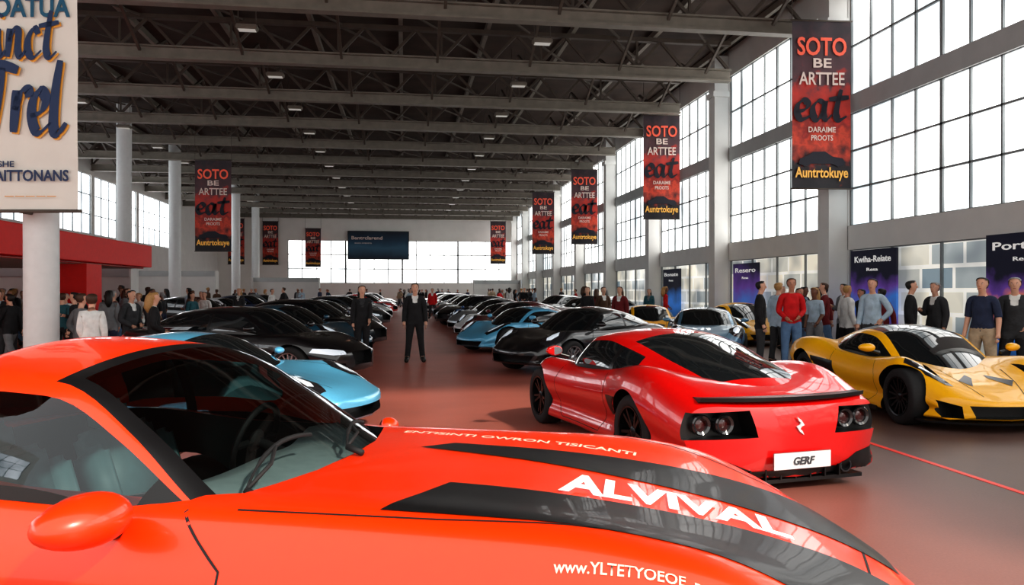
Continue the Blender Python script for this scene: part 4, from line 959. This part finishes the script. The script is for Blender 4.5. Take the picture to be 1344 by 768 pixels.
put_text(e,'-----',L(10),3.1-2.89,.06,OCH,.8,align='LEFT')
rodobj(e,'top_rod',(-1.2,0,4.3),(1.2,0,4.3),.03); rodobj(e,'bottom_rod',(-1.2,0,0),(1.2,0,0),.03); rodobj(e,'bracket',(.2,.03,4.3),(.2,.34,4.3),.03); rodobj(e,'bracket',(.2,.03,0),(.2,.34,0),.03)
# ------------------------------------------------------------------ red booth
REDP=mat('booth_red',srgb(225,22,14),.6,noise=.04); 
e=empty('exhibition_booth',(-12.4,21,0)); tag(e,'red exhibition booth with deep flat canopy','booth')
bm=bmesh.new(); box(bm,-3.6,3.6,-7,7.4,2.45,3.2); box(bm,-3.4,3.4,-6.8,7.2,2.40,2.45,1); bmesh.ops.bevel(bm,geom=bm.edges[:],offset=.02,segments=1,affect='EDGES'); mobj('canopy',b2m(bm,'canopy'),e,[REDP,WALLM])
bm=bmesh.new(); box(bm,2.55,3.45,2.2,3.3,0,2.41); mobj('pillar',b2m(bm,'pillar'),e,[REDP])
bm=bmesh.new(); box(bm,-3.5,-2.9,-6.6,-5.8,0,2.41); mobj('pillar',b2m(bm,'pillar'),e,[REDP])
bm=bmesh.new(); box(bm,-3.5,-3.3,-5.7,5.7,0,2.41); mobj('back_panel',b2m(bm,'back_panel'),e,[WALLM])
for (x0,x1,yy,hh) in PART:
    bm=bmesh.new(); box(bm,x0,x1,yy,yy+.12,0,hh); box(bm,x0,x1,yy-.03,yy,hh-.35,hh,1)
    for q in (x0,x1-.06): box(bm,q,q+.06,yy-.7,yy,0,hh)
    tag(mobj('partition_wall',b2m(bm,'partition'),mats=[WALLM,WALLD]),'white exhibition stand partition','partition')
xx,_=hall((497-672)/1000*81,81)
e=empty('display_screen',(xx,YF-.3,5.0)); tag(e,'wide dark blue display screen on the end wall','screen')
SCR=ramp_mat('screen_image',[(0,srgb(15,25,35)),(.4,srgb(35,60,75)),(.6,srgb(20,40,55)),(1,srgb(10,18,28))],nz=.25,emis=.4,scale=.5)
bm=bmesh.new(); box(bm,-3.1,3.1,-.05,.0,0,2.8); mobj('screen_panel',b2m(bm,'panel'),e,[SCR])
bm=bmesh.new(); box(bm,-3.2,3.2,.0,.29,-.1,2.9); mobj('screen_frame',b2m(bm,'frame'),e,[BLACK])
put_text(e,'Bantrclarend',-1.2,2.0,.35,PAL,3.2,y=-.07); put_text(e,'www.eventro',-1.6,1.55,.16,PAL,1.8,y=-.07)
def poster(ya,yb,z0,z1,title,stops,nm):
    e=empty('poster',(XR-.04,(ya+yb)/2,z0),math.radians(-90)); tag(e,nm,'poster'); w=abs(yb-ya)
    bm=bmesh.new(); box(bm,-w/2,w/2,-.06,.0,0,z1-z0); mobj('poster_panel',b2m(bm,'panel'),e,[ramp_mat('poster_%d'%int(ya*10),stops,nz=.3,emis=.3,scale=1.1)])
    put_text(e,title,0,z1-z0-.32,.16,WHITE,w*.8,y=-.075,bold=.02); put_text(e,'Resa',0,z1-z0-.55,.08,WHITE,w*.25,y=-.075)
NV=srgb(14,16,36); VI=srgb(100,65,150); OR=srgb(240,140,60); BL=srgb(60,125,205)
poster(12.3,14.2,0,2.78,'Portleci',[(0,NV),(.25,BL),(.4,VI),(.52,OR),(.62,VI),(.76,NV),(1,NV)],'navy poster with swirling orange and violet artwork')
poster(17.1,19.0,0,2.70,'Kwiha-Reiate',[(0,NV),(.3,VI),(.5,BL),(.65,VI),(.8,NV),(1,NV)],'dark violet poster with a glowing curve')
poster(24.4,26.4,0,2.6,'Resero',[(0,NV),(.35,BL),(.7,VI),(1,NV)],'blue poster on the shop front')
poster(31.8,34.0,0,2.6,'Bonate',[(0,NV),(.4,BL),(.7,NV),(1,NV)],'navy blue poster on the shop front')
# ------------------------------------------------------------------ light
w=bpy.data.worlds.new('World'); sc.world=w; w.use_nodes=True; bg=w.node_tree.nodes['Background']; bg.inputs[0].default_value=(1,.98,.95,1); bg.inputs[1].default_value=1.15
s=bpy.data.lights.new('sun','SUN'); s.energy=2.8; s.angle=math.radians(3); s.color=(1,.91,.78); so=bpy.data.objects.new('sun',s); link(so); so.rotation_euler=(math.radians(52),0,math.radians(38))
# ------------------------------------------------------------------ camera
cam=bpy.data.cameras.new('cam'); cam.sensor_width=36; cam.lens=36*1000/1344; co=bpy.data.objects.new('camera',cam); link(co)
co.location=(0,0,1.65); co.rotation_euler=(math.radians(90)-math.atan(3/1000)*1.0,0,-TH); sc.camera=co
sc.view_settings.view_transform='Standard'
sc.view_settings.exposure=.22
try: sc.view_settings.look='Medium High Contrast'
except Exception: pass
